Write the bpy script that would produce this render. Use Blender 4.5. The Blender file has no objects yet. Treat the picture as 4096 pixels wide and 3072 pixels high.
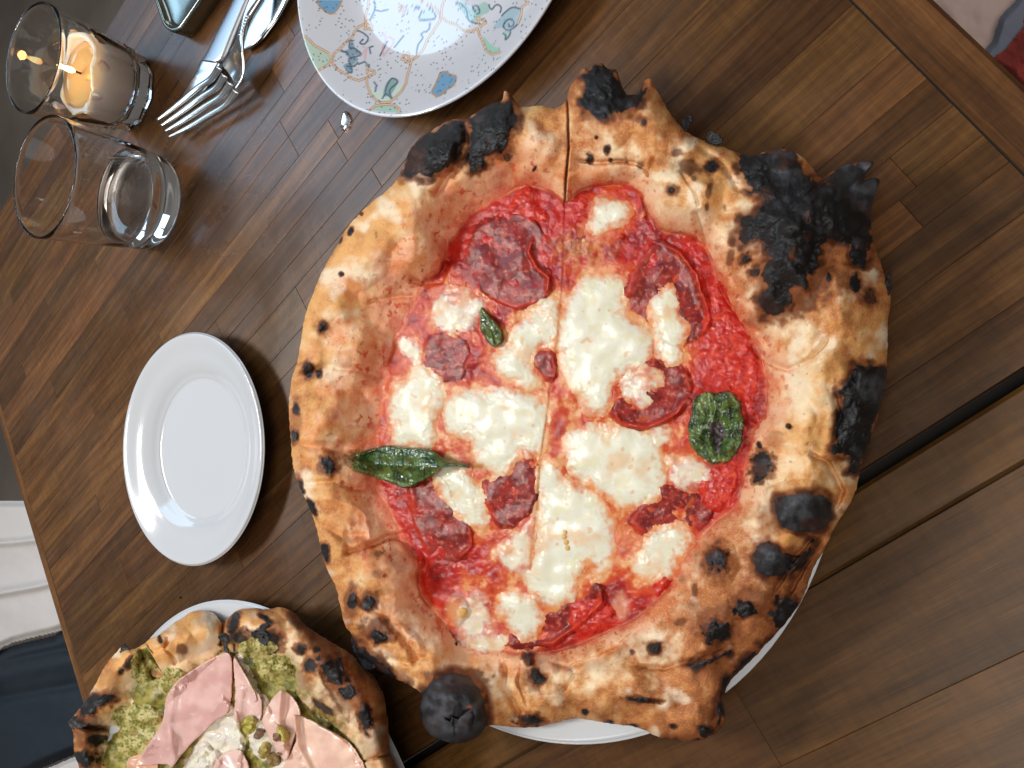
import bpy, math, random
import numpy as np
from mathutils import Matrix, Vector, Euler

S = bpy.context.scene
COL = S.collection
random.seed(7)

# ------------------------------------------------------------------ camera
CAM_H = 0.36                       # lens height over the table top (m)
TH, RO, FP = 0.598227833, 0.0724718702, 3222.19185     # tilt, roll, focal length in photo pixels
_c, _s = math.cos(TH), math.sin(TH)
FWD = np.array([0, _s, -_c]); _r = np.array([0, -_c, -_s]); _u = np.array([1.0, 0, 0])
RGT = math.cos(RO) * _r + math.sin(RO) * _u
UPV = -math.sin(RO) * _r + math.cos(RO) * _u
cam = bpy.data.cameras.new('camera'); camo = bpy.data.objects.new('camera', cam); COL.objects.link(camo)
cam.sensor_width = 36; cam.lens = 36 * FP / 4096; cam.clip_start = 0.01; cam.clip_end = 50
m = Matrix.Identity(4)
for i in range(3):
    m[i][0] = RGT[i]; m[i][1] = UPV[i]; m[i][2] = -FWD[i]
m[2][3] = CAM_H
camo.matrix_world = m
S.camera = camo

# ------------------------------------------------------------------ light
S.view_settings.view_transform = 'Standard'; S.view_settings.look = 'None'
S.view_settings.exposure = -0.12; S.view_settings.gamma = 1
W = bpy.data.worlds.new('World'); S.world = W; W.use_nodes = True
W.node_tree.nodes['Background'].inputs[0].default_value = (1.0, 0.97, 0.93, 1)
W.node_tree.nodes['Background'].inputs[1].default_value = 0.13

def area(name, az, el, dist, sx, sy, power, color, target=(0.05, 0.35, 0)):
    l = bpy.data.lights.new(name, 'AREA'); l.shape = 'RECTANGLE'; l.size = sx; l.size_y = sy
    l.energy = power; l.color = color
    o = bpy.data.objects.new(name, l); COL.objects.link(o)
    a, e = math.radians(az), math.radians(el)
    d = Vector((math.sin(a) * math.cos(e), math.cos(a) * math.cos(e), math.sin(e)))
    o.location = Vector(target) + d * dist
    o.rotation_euler = d.to_track_quat('Z', 'Y').to_euler()
    return o
area('window_light', 23.5, 39, 1.9, 0.34, 1.0, 5.0, (0.46, 0.72, 1.0))
area('window_light', 36, 39, 1.9, 0.34, 1.0, 5.0, (0.46, 0.72, 1.0))
area('added_key_lamp', -2, 53, 1.9, 0.55, 0.26, 26, (1.0, 0.955, 0.89))  # unseen key lamp, added so that its reflection falls on the pizza
area('added_rear_fill', 200, 64, 2.0, 1.6, 1.0, 20, (1.0, 0.93, 0.85))  # unseen fill lamp added behind the camera, its reflection out of frame
area('added_glint_lamp', 82, 30, 2.0, 0.30, 0.9, 3.0, (0.85, 0.93, 1.0))  # no known source: lamp added for glints on glass and steel
area('added_glint_lamp', -75, 34, 2.0, 0.30, 0.9, 2.5, (1.0, 0.95, 0.88))  # second added glint lamp, from the opposite side
S.cycles.max_bounces = 14; S.cycles.transmission_bounces = 12; S.cycles.transparent_max_bounces = 12
S.cycles.sample_clamp_indirect = 6

# ------------------------------------------------------------------ helpers
K = 4096 / 2212.0
def P(x, y, z=0.0):
    """photo pixel (4096 wide) + height -> point of the place, as an array (...,3)"""
    x = np.asarray(x, float); y = np.asarray(y, float); z = np.asarray(z, float) + x * 0
    d = FWD * FP + (x - 2048)[..., None] * RGT + (1536 - y)[..., None] * UPV
    t = (z - CAM_H) / d[..., 2]
    out = d * t[..., None]; out[..., 2] = z
    return out
def F(u, v, z=0.0):
    return P(np.asarray(u, float) * K, np.asarray(v, float) * K, z)

def lin(*c):
    c = np.array(c, float) / 255
    return np.where(c <= .04045, c / 12.92, ((c + .055) / 1.055) ** 2.4)
def lin4(*c): return (*lin(*c), 1)
def sm(a, b, x):
    t = np.clip((x - a) / (b - a), 0, 1); return t * t * (3 - 2 * t)
def mix(a, b, t):
    t = np.asarray(t)[..., None]; return a * (1 - t) + b * t

_rng = np.random.default_rng(11)
_perm = np.concatenate([_rng.permutation(512)] * 3)
_ga = _rng.uniform(0, 2 * np.pi, 512); _gx, _gy = np.cos(_ga), np.sin(_ga)
def perlin(x, y):
    xi = np.floor(x).astype(int); yi = np.floor(y).astype(int)
    xf = x - xi; yf = y - yi; xi &= 511; yi &= 511
    def g(i, j, dx, dy):
        h = _perm[_perm[(xi + i) & 511] + ((yi + j) & 511)]
        return _gx[h] * dx + _gy[h] * dy
    u = xf ** 3 * (xf * (xf * 6 - 15) + 10); v = yf ** 3 * (yf * (yf * 6 - 15) + 10)
    a = g(0, 0, xf, yf); b = g(1, 0, xf - 1, yf); c = g(0, 1, xf, yf - 1); d = g(1, 1, xf - 1, yf - 1)
    return ((a + (b - a) * u) * (1 - v) + (c + (d - c) * u) * v) * 1.5
def fbm(x, y, w, oct=3, seed=0, gain=.5):
    s = 0; a = 1; n = 0
    for o in range(oct):
        s = s + a * perlin(x / w * 2 ** o + seed * 17.3 + o * 31.7, y / w * 2 ** o - seed * 9.1 + o * 11.3); n += a; a *= gain
    return s / n
def worley(x, y, w, seed=0):
    x = x / w + seed * 13.7; y = y / w + seed * 5.1
    xi = np.floor(x).astype(int); yi = np.floor(y).astype(int); best = np.full(x.shape, 9.0)
    for i in (-1, 0, 1):
        for j in (-1, 0, 1):
            h = _perm[_perm[(xi + i) & 511] + ((yi + j) & 511)]
            px = xi + i + .5 + .42 * _gx[h]; py = yi + j + .5 + .42 * _gy[(h * 7) & 511]
            best = np.minimum(best, (px - x) ** 2 + (py - y) ** 2)
    return np.sqrt(best)

def sdist(poly, x, y):
    """signed distance, positive inside"""
    p = np.array(poly, float); q = np.roll(p, -1, 0)
    d = np.full(x.shape, 1e18); ins = np.zeros(x.shape, bool)
    for (ax, ay), (bx, by) in zip(p, q):
        ex, ey = bx - ax, by - ay; L = ex * ex + ey * ey + 1e-9
        t = np.clip(((x - ax) * ex + (y - ay) * ey) / L, 0, 1)
        d = np.minimum(d, (x - ax - t * ex) ** 2 + (y - ay - t * ey) ** 2)
        c = ((ay > y) != (by > y)) & (x < (bx - ax) * (y - ay) / (by - ay + 1e-12) + ax)
        ins ^= c
    d = np.sqrt(d); return np.where(ins, d, -d)
def ldist(line, x, y):
    """distance to an open polyline, and how far along it (0..1)"""
    p = np.array(line, float); d = np.full(x.shape, 1e18); s = np.zeros(x.shape); n = len(p) - 1
    for k in range(n):
        ax, ay = p[k]; bx, by = p[k + 1]; ex, ey = bx - ax, by - ay; L = ex * ex + ey * ey + 1e-9
        t = np.clip(((x - ax) * ex + (y - ay) * ey) / L, 0, 1)
        dd = (x - ax - t * ex) ** 2 + (y - ay - t * ey) ** 2
        s = np.where(dd < d, (k + t) / n, s); d = np.minimum(d, dd)
    return np.sqrt(d), s
def smooth_poly(p, n=8):
    p = np.array(p, float); out = []
    N = len(p)
    for i in range(N):
        a, b, c, d = p[i - 1], p[i], p[(i + 1) % N], p[(i + 2) % N]
        for k in range(n):
            t = k / n
            out.append(.5 * (2 * b + (c - a) * t + (2 * a - 5 * b + 4 * c - d) * t * t + (3 * b - a - 3 * c + d) * t ** 3))
    return np.array(out)

def tag(o, label=None, cat=None, group=None, kind=None):
    if label: o['label'] = label
    if cat: o['category'] = cat
    if group: o['group'] = group
    if kind: o['kind'] = kind
    return o
def empty(name, label, cat, loc=(0, 0, 0), group=None):
    o = bpy.data.objects.new(name, None); COL.objects.link(o); o.location = loc; o.empty_display_size = .01
    return tag(o, label, cat, group)
def mesh_obj(name, verts, faces, mat, parent=None, colors=None, smooth=True, local=True):
    verts = np.asarray(verts, float)
    if parent is not None and local:
        verts = verts - np.array(parent.matrix_basis.translation)
    me = bpy.data.meshes.new(name)
    if isinstance(faces, np.ndarray):
        n = len(faces); k = faces.shape[1]
        me.vertices.add(len(verts)); me.vertices.foreach_set('co', verts.astype(np.float32).ravel())
        me.loops.add(n * k); me.loops.foreach_set('vertex_index', faces.astype(np.int32).ravel())
        me.polygons.add(n); me.polygons.foreach_set('loop_start', np.arange(0, n * k, k, dtype=np.int32))
        me.polygons.foreach_set('loop_total', np.full(n, k, dtype=np.int32))
        me.update(calc_edges=True)
    else:
        me.from_pydata([tuple(v) for v in verts], [], faces); me.update()
    if smooth: me.polygons.foreach_set('use_smooth', np.ones(len(me.polygons), bool))
    if colors is not None:
        a = me.color_attributes.new('Col', 'FLOAT_COLOR', 'POINT')
        a.data.foreach_set('color', np.asarray(colors, np.float32).ravel())
    me.materials.append(mat)
    o = bpy.data.objects.new(name, me); COL.objects.link(o)
    if parent is not None: o.parent = parent
    return o
def face_up(vs, f):
    """turn a sheet's faces so that most of them look up"""
    q = vs[f[::max(1, len(f) // 500)]]; nz = np.cross(q[:, 1] - q[:, 0], q[:, 2] - q[:, 0])[:, 2].sum()
    return f if nz > 0 else f[:, ::-1]
def grid_faces(n, m, closed=False):
    i = np.arange(n - (0 if closed else 1))[:, None]; j = np.arange(m - 1)[None]
    i2 = (i + 1) % n
    return np.stack([i * m + j, i * m + j + 1, i2 * m + j + 1, i2 * m + j], -1).reshape(-1, 4)

# ------------------------------------------------------------------ materials
def newmat(name):
    mt = bpy.data.materials.new(name); mt.use_nodes = True
    nt = mt.node_tree; b = nt.nodes['Principled BSDF']; return mt, nt, b
def N(nt, t, **kw):
    n = nt.nodes.new(t)
    for k, v in kw.items():
        if k.startswith('_'): setattr(n, k[1:], v)
        else: n.inputs[k].default_value = v
    return n
def L(nt, a, b): nt.links.new(a, b)
def add_bump(nt, b, scale, dist, strength=1.0, detail=4, prev=None, rough=.6, coord='Object', stretch=None):
    tc = N(nt, 'ShaderNodeTexCoord'); nz = N(nt, 'ShaderNodeTexNoise', Scale=scale, Detail=detail, Roughness=rough)
    src = tc.outputs[coord]
    if stretch:
        mp = N(nt, 'ShaderNodeMapping'); mp.inputs['Scale'].default_value = stretch; L(nt, src, mp.inputs[0]); src = mp.outputs[0]
    L(nt, src, nz.inputs['Vector'])
    bp = N(nt, 'ShaderNodeBump', Strength=strength, Distance=dist); L(nt, nz.outputs['Fac'], bp.inputs['Height'])
    if prev is not None: L(nt, prev.outputs[0], bp.inputs['Normal'])
    L(nt, bp.outputs[0], b.inputs['Normal']); return bp, nz
def vcol_mat(name, spec=.5, bumps=((900, .0003, 1.0),), sss=0, sssr=(1, .4, .2), ssscale=.002, coat=0, coatr=.1):
    mt, nt, b = newmat(name)
    at = N(nt, 'ShaderNodeAttribute', _attribute_name='Col')
    L(nt, at.outputs['Color'], b.inputs['Base Color']); L(nt, at.outputs['Alpha'], b.inputs['Roughness'])
    b.inputs['Specular IOR Level'].default_value = spec
    if sss:
        b.inputs['Subsurface Weight'].default_value = sss; b.inputs['Subsurface Radius'].default_value = sssr
        b.inputs['Subsurface Scale'].default_value = ssscale
    if coat:
        b.inputs['Coat Weight'].default_value = coat; b.inputs['Coat Roughness'].default_value = coatr
    pv = None
    for sc, di, st in bumps: pv, _ = add_bump(nt, b, sc, di, st, prev=pv)
    if coat and pv is not None: L(nt, pv.outputs[0], b.inputs['Coat Normal'])
    return mt
def plain(name, rgb, rough=.5, metal=0, spec=.5, bump=None, var=None, coat=0, sheen=0):
    mt, nt, b = newmat(name)
    b.inputs['Base Color'].default_value = (*lin(*rgb), 1)
    b.inputs['Roughness'].default_value = rough; b.inputs['Metallic'].default_value = metal
    b.inputs['Specular IOR Level'].default_value = spec; b.inputs['Coat Weight'].default_value = coat
    b.inputs['Sheen Weight'].default_value = sheen
    if bump: add_bump(nt, b, *bump)
    if var:
        tc = N(nt, 'ShaderNodeTexCoord'); nz = N(nt, 'ShaderNodeTexNoise', Scale=var[0], Detail=6); L(nt, tc.outputs['Object'], nz.inputs['Vector'])
        cr = N(nt, 'ShaderNodeValToRGB'); cr.color_ramp.elements[0].position = .3; cr.color_ramp.elements[1].position = .7
        cr.color_ramp.elements[0].color = (*lin(*rgb), 1); cr.color_ramp.elements[1].color = (*lin(*var[1]), 1)
        L(nt, nz.outputs['Fac'], cr.inputs[0]); L(nt, cr.outputs[0], b.inputs['Base Color'])
    return mt

def wood_mat(name, dark, mid, light, sat=1.0):
    mt, nt, b = newmat(name)
    tc = N(nt, 'ShaderNodeTexCoord'); oi = N(nt, 'ShaderNodeObjectInfo')
    off = N(nt, 'ShaderNodeVectorMath', _operation='SCALE'); off.inputs[0].default_value = (37.1, 91.7, 53.3); L(nt, oi.outputs['Random'], off.inputs['Scale'])
    ad = N(nt, 'ShaderNodeVectorMath', _operation='ADD'); L(nt, tc.outputs['Object'], ad.inputs[0]); L(nt, off.outputs[0], ad.inputs[1])
    def nz(sc, stretch, det=5, rough=.6, dist=0):
        mp = N(nt, 'ShaderNodeMapping'); mp.inputs['Scale'].default_value = stretch; L(nt, ad.outputs[0], mp.inputs[0])
        n = N(nt, 'ShaderNodeTexNoise', Scale=sc, Detail=det, Roughness=rough, Distortion=dist); L(nt, mp.outputs[0], n.inputs['Vector']); return n
    grain = nz(170, (.07, 1, 1), 7, .68, .35)      # long grain streaks
    pores = nz(1100, (.035, 1, 1), 3, .5)         # short dark pores
    cloud = nz(22, (.35, 1, 1), 3, .5)
    ripple = nz(300, (1.2, .22, 1), 3, .5)         # faint cross-grain scraping
    r1 = N(nt, 'ShaderNodeValToRGB'); e = r1.color_ramp.elements
    e[0].position = .20; e[0].color = lin4(*dark); e[1].position = .82; e[1].color = lin4(*light)
    em = e.new(.5); em.color = lin4(*mid); L(nt, grain.outputs['Fac'], r1.inputs[0])
    # plank to plank value
    mr = N(nt, 'ShaderNodeMapRange'); mr.inputs['To Min'].default_value = .60; mr.inputs['To Max'].default_value = 1.20; L(nt, oi.outputs['Random'], mr.inputs[0])
    cr = N(nt, 'ShaderNodeMapRange'); cr.inputs['From Min'].default_value = .3; cr.inputs['From Max'].default_value = .7; cr.inputs['To Min'].default_value = .78; cr.inputs['To Max'].default_value = 1.22; L(nt, cloud.outputs['Fac'], cr.inputs[0])
    pr = N(nt, 'ShaderNodeMapRange'); pr.inputs['From Min'].default_value = .38; pr.inputs['From Max'].default_value = .5; pr.inputs['To Min'].default_value = .84; pr.inputs['To Max'].default_value = 1.0; L(nt, pores.outputs['Fac'], pr.inputs[0])
    rr = N(nt, 'ShaderNodeMapRange'); rr.inputs['From Min'].default_value = .35; rr.inputs['From Max'].default_value = .65; rr.inputs['To Min'].default_value = .92; rr.inputs['To Max'].default_value = 1.08; L(nt, ripple.outputs['Fac'], rr.inputs[0])
    def mul(a, b2):
        q = N(nt, 'ShaderNodeMath', _operation='MULTIPLY'); L(nt, a, q.inputs[0]); L(nt, b2, q.inputs[1]); return q.outputs[0]
    f = mul(mul(mr.outputs[0], cr.outputs[0]), mul(pr.outputs[0], rr.outputs[0]))
    vm = N(nt, 'ShaderNodeVectorMath', _operation='SCALE'); L(nt, r1.outputs[0], vm.inputs[0]); L(nt, f, vm.inputs['Scale'])
    # a redder tint in some planks
    hs = N(nt, 'ShaderNodeHueSaturation'); h = N(nt, 'ShaderNodeMath', _operation='MULTIPLY'); h.inputs[1].default_value = 7.31; L(nt, oi.outputs['Random'], h.inputs[0])
    fr = N(nt, 'ShaderNodeMath', _operation='FRACT'); L(nt, h.outputs[0], fr.inputs[0])
    hm = N(nt, 'ShaderNodeMapRange'); hm.inputs['To Min'].default_value = .493; hm.inputs['To Max'].default_value = .503; L(nt, fr.outputs[0], hm.inputs[0]); L(nt, hm.outputs[0], hs.inputs['Hue'])
    L(nt, vm.outputs[0], hs.inputs['Color']); hs.inputs['Saturation'].default_value = sat
    L(nt, hs.outputs[0], b.inputs['Base Color'])
    # varnish: world-wide smears
    geo = N(nt, 'ShaderNodeNewGeometry'); sn = N(nt, 'ShaderNodeTexNoise', Scale=9, Detail=6, Roughness=.65, Distortion=.6); L(nt, geo.outputs['Position'], sn.inputs['Vector'])
    sr = N(nt, 'ShaderNodeMapRange'); sr.inputs['From Min'].default_value = .3; sr.inputs['From Max'].default_value = .7; sr.inputs['To Min'].default_value = .20; sr.inputs['To Max'].default_value = .36; L(nt, sn.outputs['Fac'], sr.inputs[0])
    L(nt, sr.outputs[0], b.inputs['Roughness']); b.inputs['Specular IOR Level'].default_value = .42
    ht = N(nt, 'ShaderNodeMath', _operation='ADD'); L(nt, grain.outputs['Fac'], ht.inputs[0]); L(nt, pr.outputs[0], ht.inputs[1])
    bp = N(nt, 'ShaderNodeBump', Strength=.3, Distance=.00010); L(nt, ht.outputs[0], bp.inputs['Height']); L(nt, bp.outputs[0], b.inputs['Normal'])
    return mt

M = {}
M['wood'] = wood_mat('varnished wood', (46, 30, 17), (93, 64, 38), (134, 96, 57), 1.05)
M['wood2'] = wood_mat('second table wood', (52, 36, 22), (82, 58, 36), (106, 76, 48), 1.10)
M['core'] = plain('dark joint', (18, 12, 8), .8)
M['dough'] = vcol_mat('baked dough', .28, ((1500, .00012, 1.0), (420, .00014, .7)), sss=.16, sssr=(1, .5, .3), ssscale=.0012)
M['sauce'] = vcol_mat('tomato sauce', .18, ((1300, .00018, 1.0), (450, .00032, .9)), coat=.5, coatr=.07, sss=.15, ssscale=.001)
M['cheese'] = vcol_mat('mozzarella', .35, ((700, .00004, .8), (1600, .00003, .7)), sss=.3, sssr=(1, .8, .5), ssscale=.0015, coat=.14, coatr=.06)
M['salami'] = vcol_mat('salami', .2, ((1000, .00014, 1.0), (420, .00016, .8)), coat=.22, coatr=.08)
M['leaf'] = vcol_mat('basil', .4, ((900, .0001, .8),), coat=.5, coatr=.15)
M['char'] = vcol_mat('charred dough', .5, ((1200, .0004, 1.0), (350, .0006, 1.0)))
M['mortadella'] = vcol_mat('mortadella', .5, ((500, .0001, .6),), sss=.3, sssr=(1, .4, .25), ssscale=.002, coat=.3, coatr=.25)
M['pesto'] = vcol_mat('pesto', .5, ((1100, .0004, 1.0), (350, .0006, 1.0)), coat=.25, coatr=.2)
M['print'] = vcol_mat('glazed printed porcelain', .55, (), coat=1.0, coatr=.03)
M['white'] = plain('white porcelain', (204, 208, 214), .12, spec=.5, coat=.4)
M['steel'] = plain('polished steel', (205, 208, 210), .16, metal=1, bump=(260, .00003, .5))
M['satin'] = plain('scratched steel', (150, 152, 158), .34, metal=1, bump=(900, .00005, .8))
M['tray'] = plain('grey steel', (140, 145, 138), .22, metal=1, bump=(120, .0001, .4))
M['floor'] = plain('worn concrete floor', (96, 86, 78), .55, var=(3.0, (128, 117, 108)), bump=(60, .001, .4))
M['seatwhite'] = plain('white upholstery', (205, 200, 198), .6, bump=(40, .002, .5))
M['navy'] = plain('navy upholstery', (26, 38, 50), .6, bump=(60, .0015, .5))
M['pinkcloth'] = plain('pale cloth', (205, 180, 172), .85, bump=(900, .0003, .5), sheen=.2)
M['blueshadow'] = plain('slate shadow', (118, 124, 142), .85, bump=(900, .0003, .5))  # shadow tone given to a sheet of its own
M['redcloth'] = plain('red cloth', (150, 52, 44), .8, bump=(500, .0004, .6))
mt, nt, b = newmat('clear glass'); b.inputs['Transmission Weight'].default_value = 1; b.inputs['Roughness'].default_value = 0.0; b.inputs['IOR'].default_value = 1.48; b.inputs['Base Color'].default_value = (.985, .99, .99, 1); M['glass'] = mt
mt, nt, b = newmat('water'); b.inputs['Transmission Weight'].default_value = 1; b.inputs['Roughness'].default_value = 0.0; b.inputs['IOR'].default_value = 1.33; b.inputs['Base Color'].default_value = (.99, .99, .99, 1); M['water'] = mt
mt, nt, b = newmat('candle wax'); b.inputs['Base Color'].default_value = lin4(242, 226, 214); b.inputs['Subsurface Weight'].default_value = 1; b.inputs['Subsurface Radius'].default_value = (1, .55, .25); b.inputs['Subsurface Scale'].default_value = .012; b.inputs['Roughness'].default_value = .35; M['wax'] = mt
mt, nt, b = newmat('melted wax'); b.inputs['Base Color'].default_value = lin4(232, 166, 110); b.inputs['Subsurface Weight'].default_value = 1; b.inputs['Subsurface Radius'].default_value = (1, .5, .2); b.inputs['Subsurface Scale'].default_value = .01; b.inputs['Roughness'].default_value = .05; M['pool'] = mt
mt, nt, b = newmat('flame')
b.inputs['Base Color'].default_value = (0, 0, 0, 1); tc = N(nt, 'ShaderNodeTexCoord'); sx = N(nt, 'ShaderNodeSeparateXYZ'); L(nt, tc.outputs['Generated'], sx.inputs[0])
cr = N(nt, 'ShaderNodeValToRGB'); cr.color_ramp.elements[0].color = (1, .28, .03, 1); cr.color_ramp.elements[1].color = (1, .55, .14, 1); cr.color_ramp.elements[1].position = .9
q = cr.color_ramp.elements.new(.5); q.color = (1, .82, .35, 1); L(nt, sx.outputs[2], cr.inputs[0]); L(nt, cr.outputs[0], b.inputs['Emission Color']); b.inputs['Emission Strength'].default_value = 14; M['flame'] = mt
M['black'] = plain('burnt wick', (15, 12, 10), .8)

# ------------------------------------------------------------------ tables: staves one by one
ANG = math.radians(140.0)
DU = np.array([math.sin(ANG), math.cos(ANG)]); DV = np.array([DU[1], -DU[0]])
def UV(u, v, z=0): return (DU[0] * u + DV[0] * v, DU[1] * u + DV[1] * v, z)
TABROT = math.atan2(DU[1], DU[0])
def stave(name, u0, u1, v0, v1, mat, parent, top=0.0, th=.028, bev=.00022, along='u', gap=.00004):
    u0 += gap; u1 -= gap; v0 += gap; v1 -= gap
    cu, cv = (u0 + u1) / 2, (v0 + v1) / 2; a, c = (u1 - u0) / 2, (v1 - v0) / 2
    rot = TABROT
    if along == 'v': a, c = c, a; rot += math.pi / 2
    vs = []
    for (da, z) in ((0, -th), (0, -bev), (bev, 0)):
        for sx_, sy_ in ((-1, -1), (1, -1), (1, 1), (-1, 1)): vs.append((sx_ * (a - da), sy_ * (c - da), z))
    fs = [(3, 2, 1, 0), (8, 9, 10, 11)]
    for k in (0, 4):
        for i in range(4): fs.append((k + i, k + (i + 1) % 4, k + 4 + (i + 1) % 4, k + 4 + i))
    me = bpy.data.meshes.new(name); me.from_pydata(vs, [], fs); me.materials.append(mat)
    o = bpy.data.objects.new(name, me); COL.objects.link(o)
    x, y, _ = UV(cu, cv)
    o.parent = parent; o.location = (x, y, top); o.rotation_euler = (0, 0, rot)
    return o
floor = mesh_obj('floor', [(-6, -6, -.75), (6, -6, -.75), (6, 6, -.75), (-6, 6, -.75)], [(0, 1, 2, 3)], M['floor'])
tag(floor, 'grey brown worn floor below the table', kind='structure')
tab = empty('dining_table', 'dark varnished stave table with the pizzas, plates and glasses on it', 'table')
U0, U1, V0, V1 = -.681, .068, -.652, -.0238
BE = .021
rnd = random.Random(5)
seams = [-.652,-.620,-.604,-.574,-.557,-.524,-.499,-.484,-.458,-.434,-.421,-.405,-.386,-.368,-.350,-.331,-.315,-.288,-.272,-.239,-.215,-.186,-.157,-.138,-.122,-.105,-.090,-.071,-.045,V1]
fixed = {}
for (uj, vc) in ((-.239, -.413), (-.239, -.397), (-.208, -.360), (-.196, -.323), (-.470, -.491), (-.459, -.427), (.018, -.114), (.010, -.098), (-.60, -.566), (-.53, -.31), (-.57, -.26), (-.44, -.20)):
    for r in range(len(seams) - 1):
        if seams[r] <= vc < seams[r + 1]: fixed.setdefault(r, []).append(uj)
for r in range(len(seams) - 1):
    js = sorted(fixed.get(r, [])); cuts = [U0 + .010]
    nxt = U0 + rnd.uniform(.06, .34)
    while nxt < U1 - BE - .06:
        if all(abs(nxt - j) > .12 for j in js): cuts.append(nxt)
        nxt += rnd.uniform(.16, .48)
    cuts += js; cuts = sorted(cuts) + [U1 - BE]
    for a_, c_ in zip(cuts[:-1], cuts[1:]): stave('stave', a_, c_, seams[r], seams[r + 1], M['wood'], tab)
stave('end_board', U1 - BE, U1, V0, V1, M['wood'], tab, along='v', bev=.002, top=.0002)
stave('end_board', U0, U0 + .010, V0, V1, M['wood'], tab, along='v', bev=.001, top=.0002)
stave('core_board', U0 + .003, U1 - .003, V0 + .003, V1 - .003, M['core'], tab, top=-.0009, th=.022)
tab2 = empty('dining_table', 'second wooden table with wider boards, pushed against the first across a black gap', 'table')
q0 = -.0185
stave('edge_board', -.681, .09, q0, .006, M['wood2'], tab2, bev=.0018, top=-.001)
for a_, c_, d_, e_ in ((-.681, -.17, .006, .062), (-.17, .09, .006, .062), (-.681, -.33, .062, .10), (-.33, .09, .062, .10), (-.681, -.06, .10, .16), (-.06, .09, .10, .16), (-.681, .09, .16, .22)):
    stave('board', a_, c_, d_, e_, M['wood2'], tab2, top=-.001)
stave('core_board', -.675, .085, q0 + .003, .215, M['core'], tab2, top=-.0024, th=.022)
# a black strip closes the gap underneath
stave('joint_strip', -.68, .09, V1 + .0003, q0 - .0003, M['core'], tab2, top=-.012, th=.004)

# ------------------------------------------------------------------ lathe
def lathe(name, prof, center, mat, parent=None, seg=128, facet=None, smooth=True, colors=None):
    prof = np.array(prof, float); n = len(prof)
    t = np.linspace(0, 2 * np.pi, seg, endpoint=False)
    r = np.repeat(prof[None, :, 0], seg, 0); z = np.repeat(prof[None, :, 1], seg, 0)
    if facet: r = facet(r, z, t[:, None])
    v = np.stack([center[0] + r * np.cos(t)[:, None], center[1] + r * np.sin(t)[:, None], center[2] + z], -1).reshape(-1, 3)
    return mesh_obj(name, v, grid_faces(seg, n, True)[:, ::-1], mat, parent, smooth=smooth)
def spl(pts, n=6):
    p = np.array(pts, float); out = []
    for i in range(len(p) - 1):
        a = p[max(i - 1, 0)]; b_ = p[i]; c = p[i + 1]; d = p[min(i + 2, len(p) - 1)]
        for k in range(n):
            t = k / n; out.append(.5 * (2 * b_ + (c - a) * t + (2 * a - 5 * b_ + 4 * c - d) * t * t + (3 * b_ - a - 3 * c + d) * t ** 3))
    out.append(p[-1]); return np.array(out)

# plates ---------------------------------------------------------------------
def plate_prof(R, well, h, t=.0032):
    return spl([(0.0001, .0045), (well * .78, .0045), (well * .92, .0058), (well * 1.02, .0088), (well * 1.12, h * .68), (well * 1.24, h * .80), (R * .97, h), (R, h - .0009), (R * .985, h - .0028),
                (well * 1.1, h * .5 - .001), (well * 1.0, .003), (well * .8, .0), (well * .77, .0), (well * .74, .0015), (.0001, .0018)], 5)
p1 = lathe('side_plate', plate_prof(.0816, .0560, .0165), (-.0619, .5075, .0003), M['white'])
tag(p1, 'small empty white plate alone on the table left of the big pizza', 'plate')
p2 = lathe('dinner_plate', plate_prof(.1521, .105, .0200), (-.0221, .2244, .0003), M['white'])
tag(p2, 'white plate almost hidden beneath the large tomato and mozzarella pizza', 'plate')
p3 = lathe('dinner_plate', plate_prof(.1642, .115, .0200), (-.3182, .4142, .0003), M['white'])
tag(p3, 'white plate underneath the mortadella pizza in the corner', 'plate')

# ------------------------------------------------------------------ pizza builder
def ray_radius(poly, c, th):
    p = np.array(poly, float) - c; q = np.roll(p, -1, 0); d = np.stack([np.cos(th), np.sin(th)], -1)
    best = np.zeros(len(th))
    for a, b_ in zip(p, q):
        e = b_ - a; den = d[:, 0] * e[1] - d[:, 1] * e[0]; den = np.where(np.abs(den) < 1e-9, 1e-9, den)
        r = (a[0] * e[1] - a[1] * e[0]) / den; s = (a[0] * d[:, 1] - a[1] * d[:, 0]) / den
        best = np.where((s >= -1e-6) & (s <= 1 + 1e-6) & (r > best), r, best)
    return best
def per(tab_, th):
    a = np.radians(np.array([k for k, _ in tab_] + [360])); v_ = np.array([w for _, w in tab_] + [tab_[0][1]])
    return np.interp(np.mod(th, 2 * np.pi), a, v_)

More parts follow.
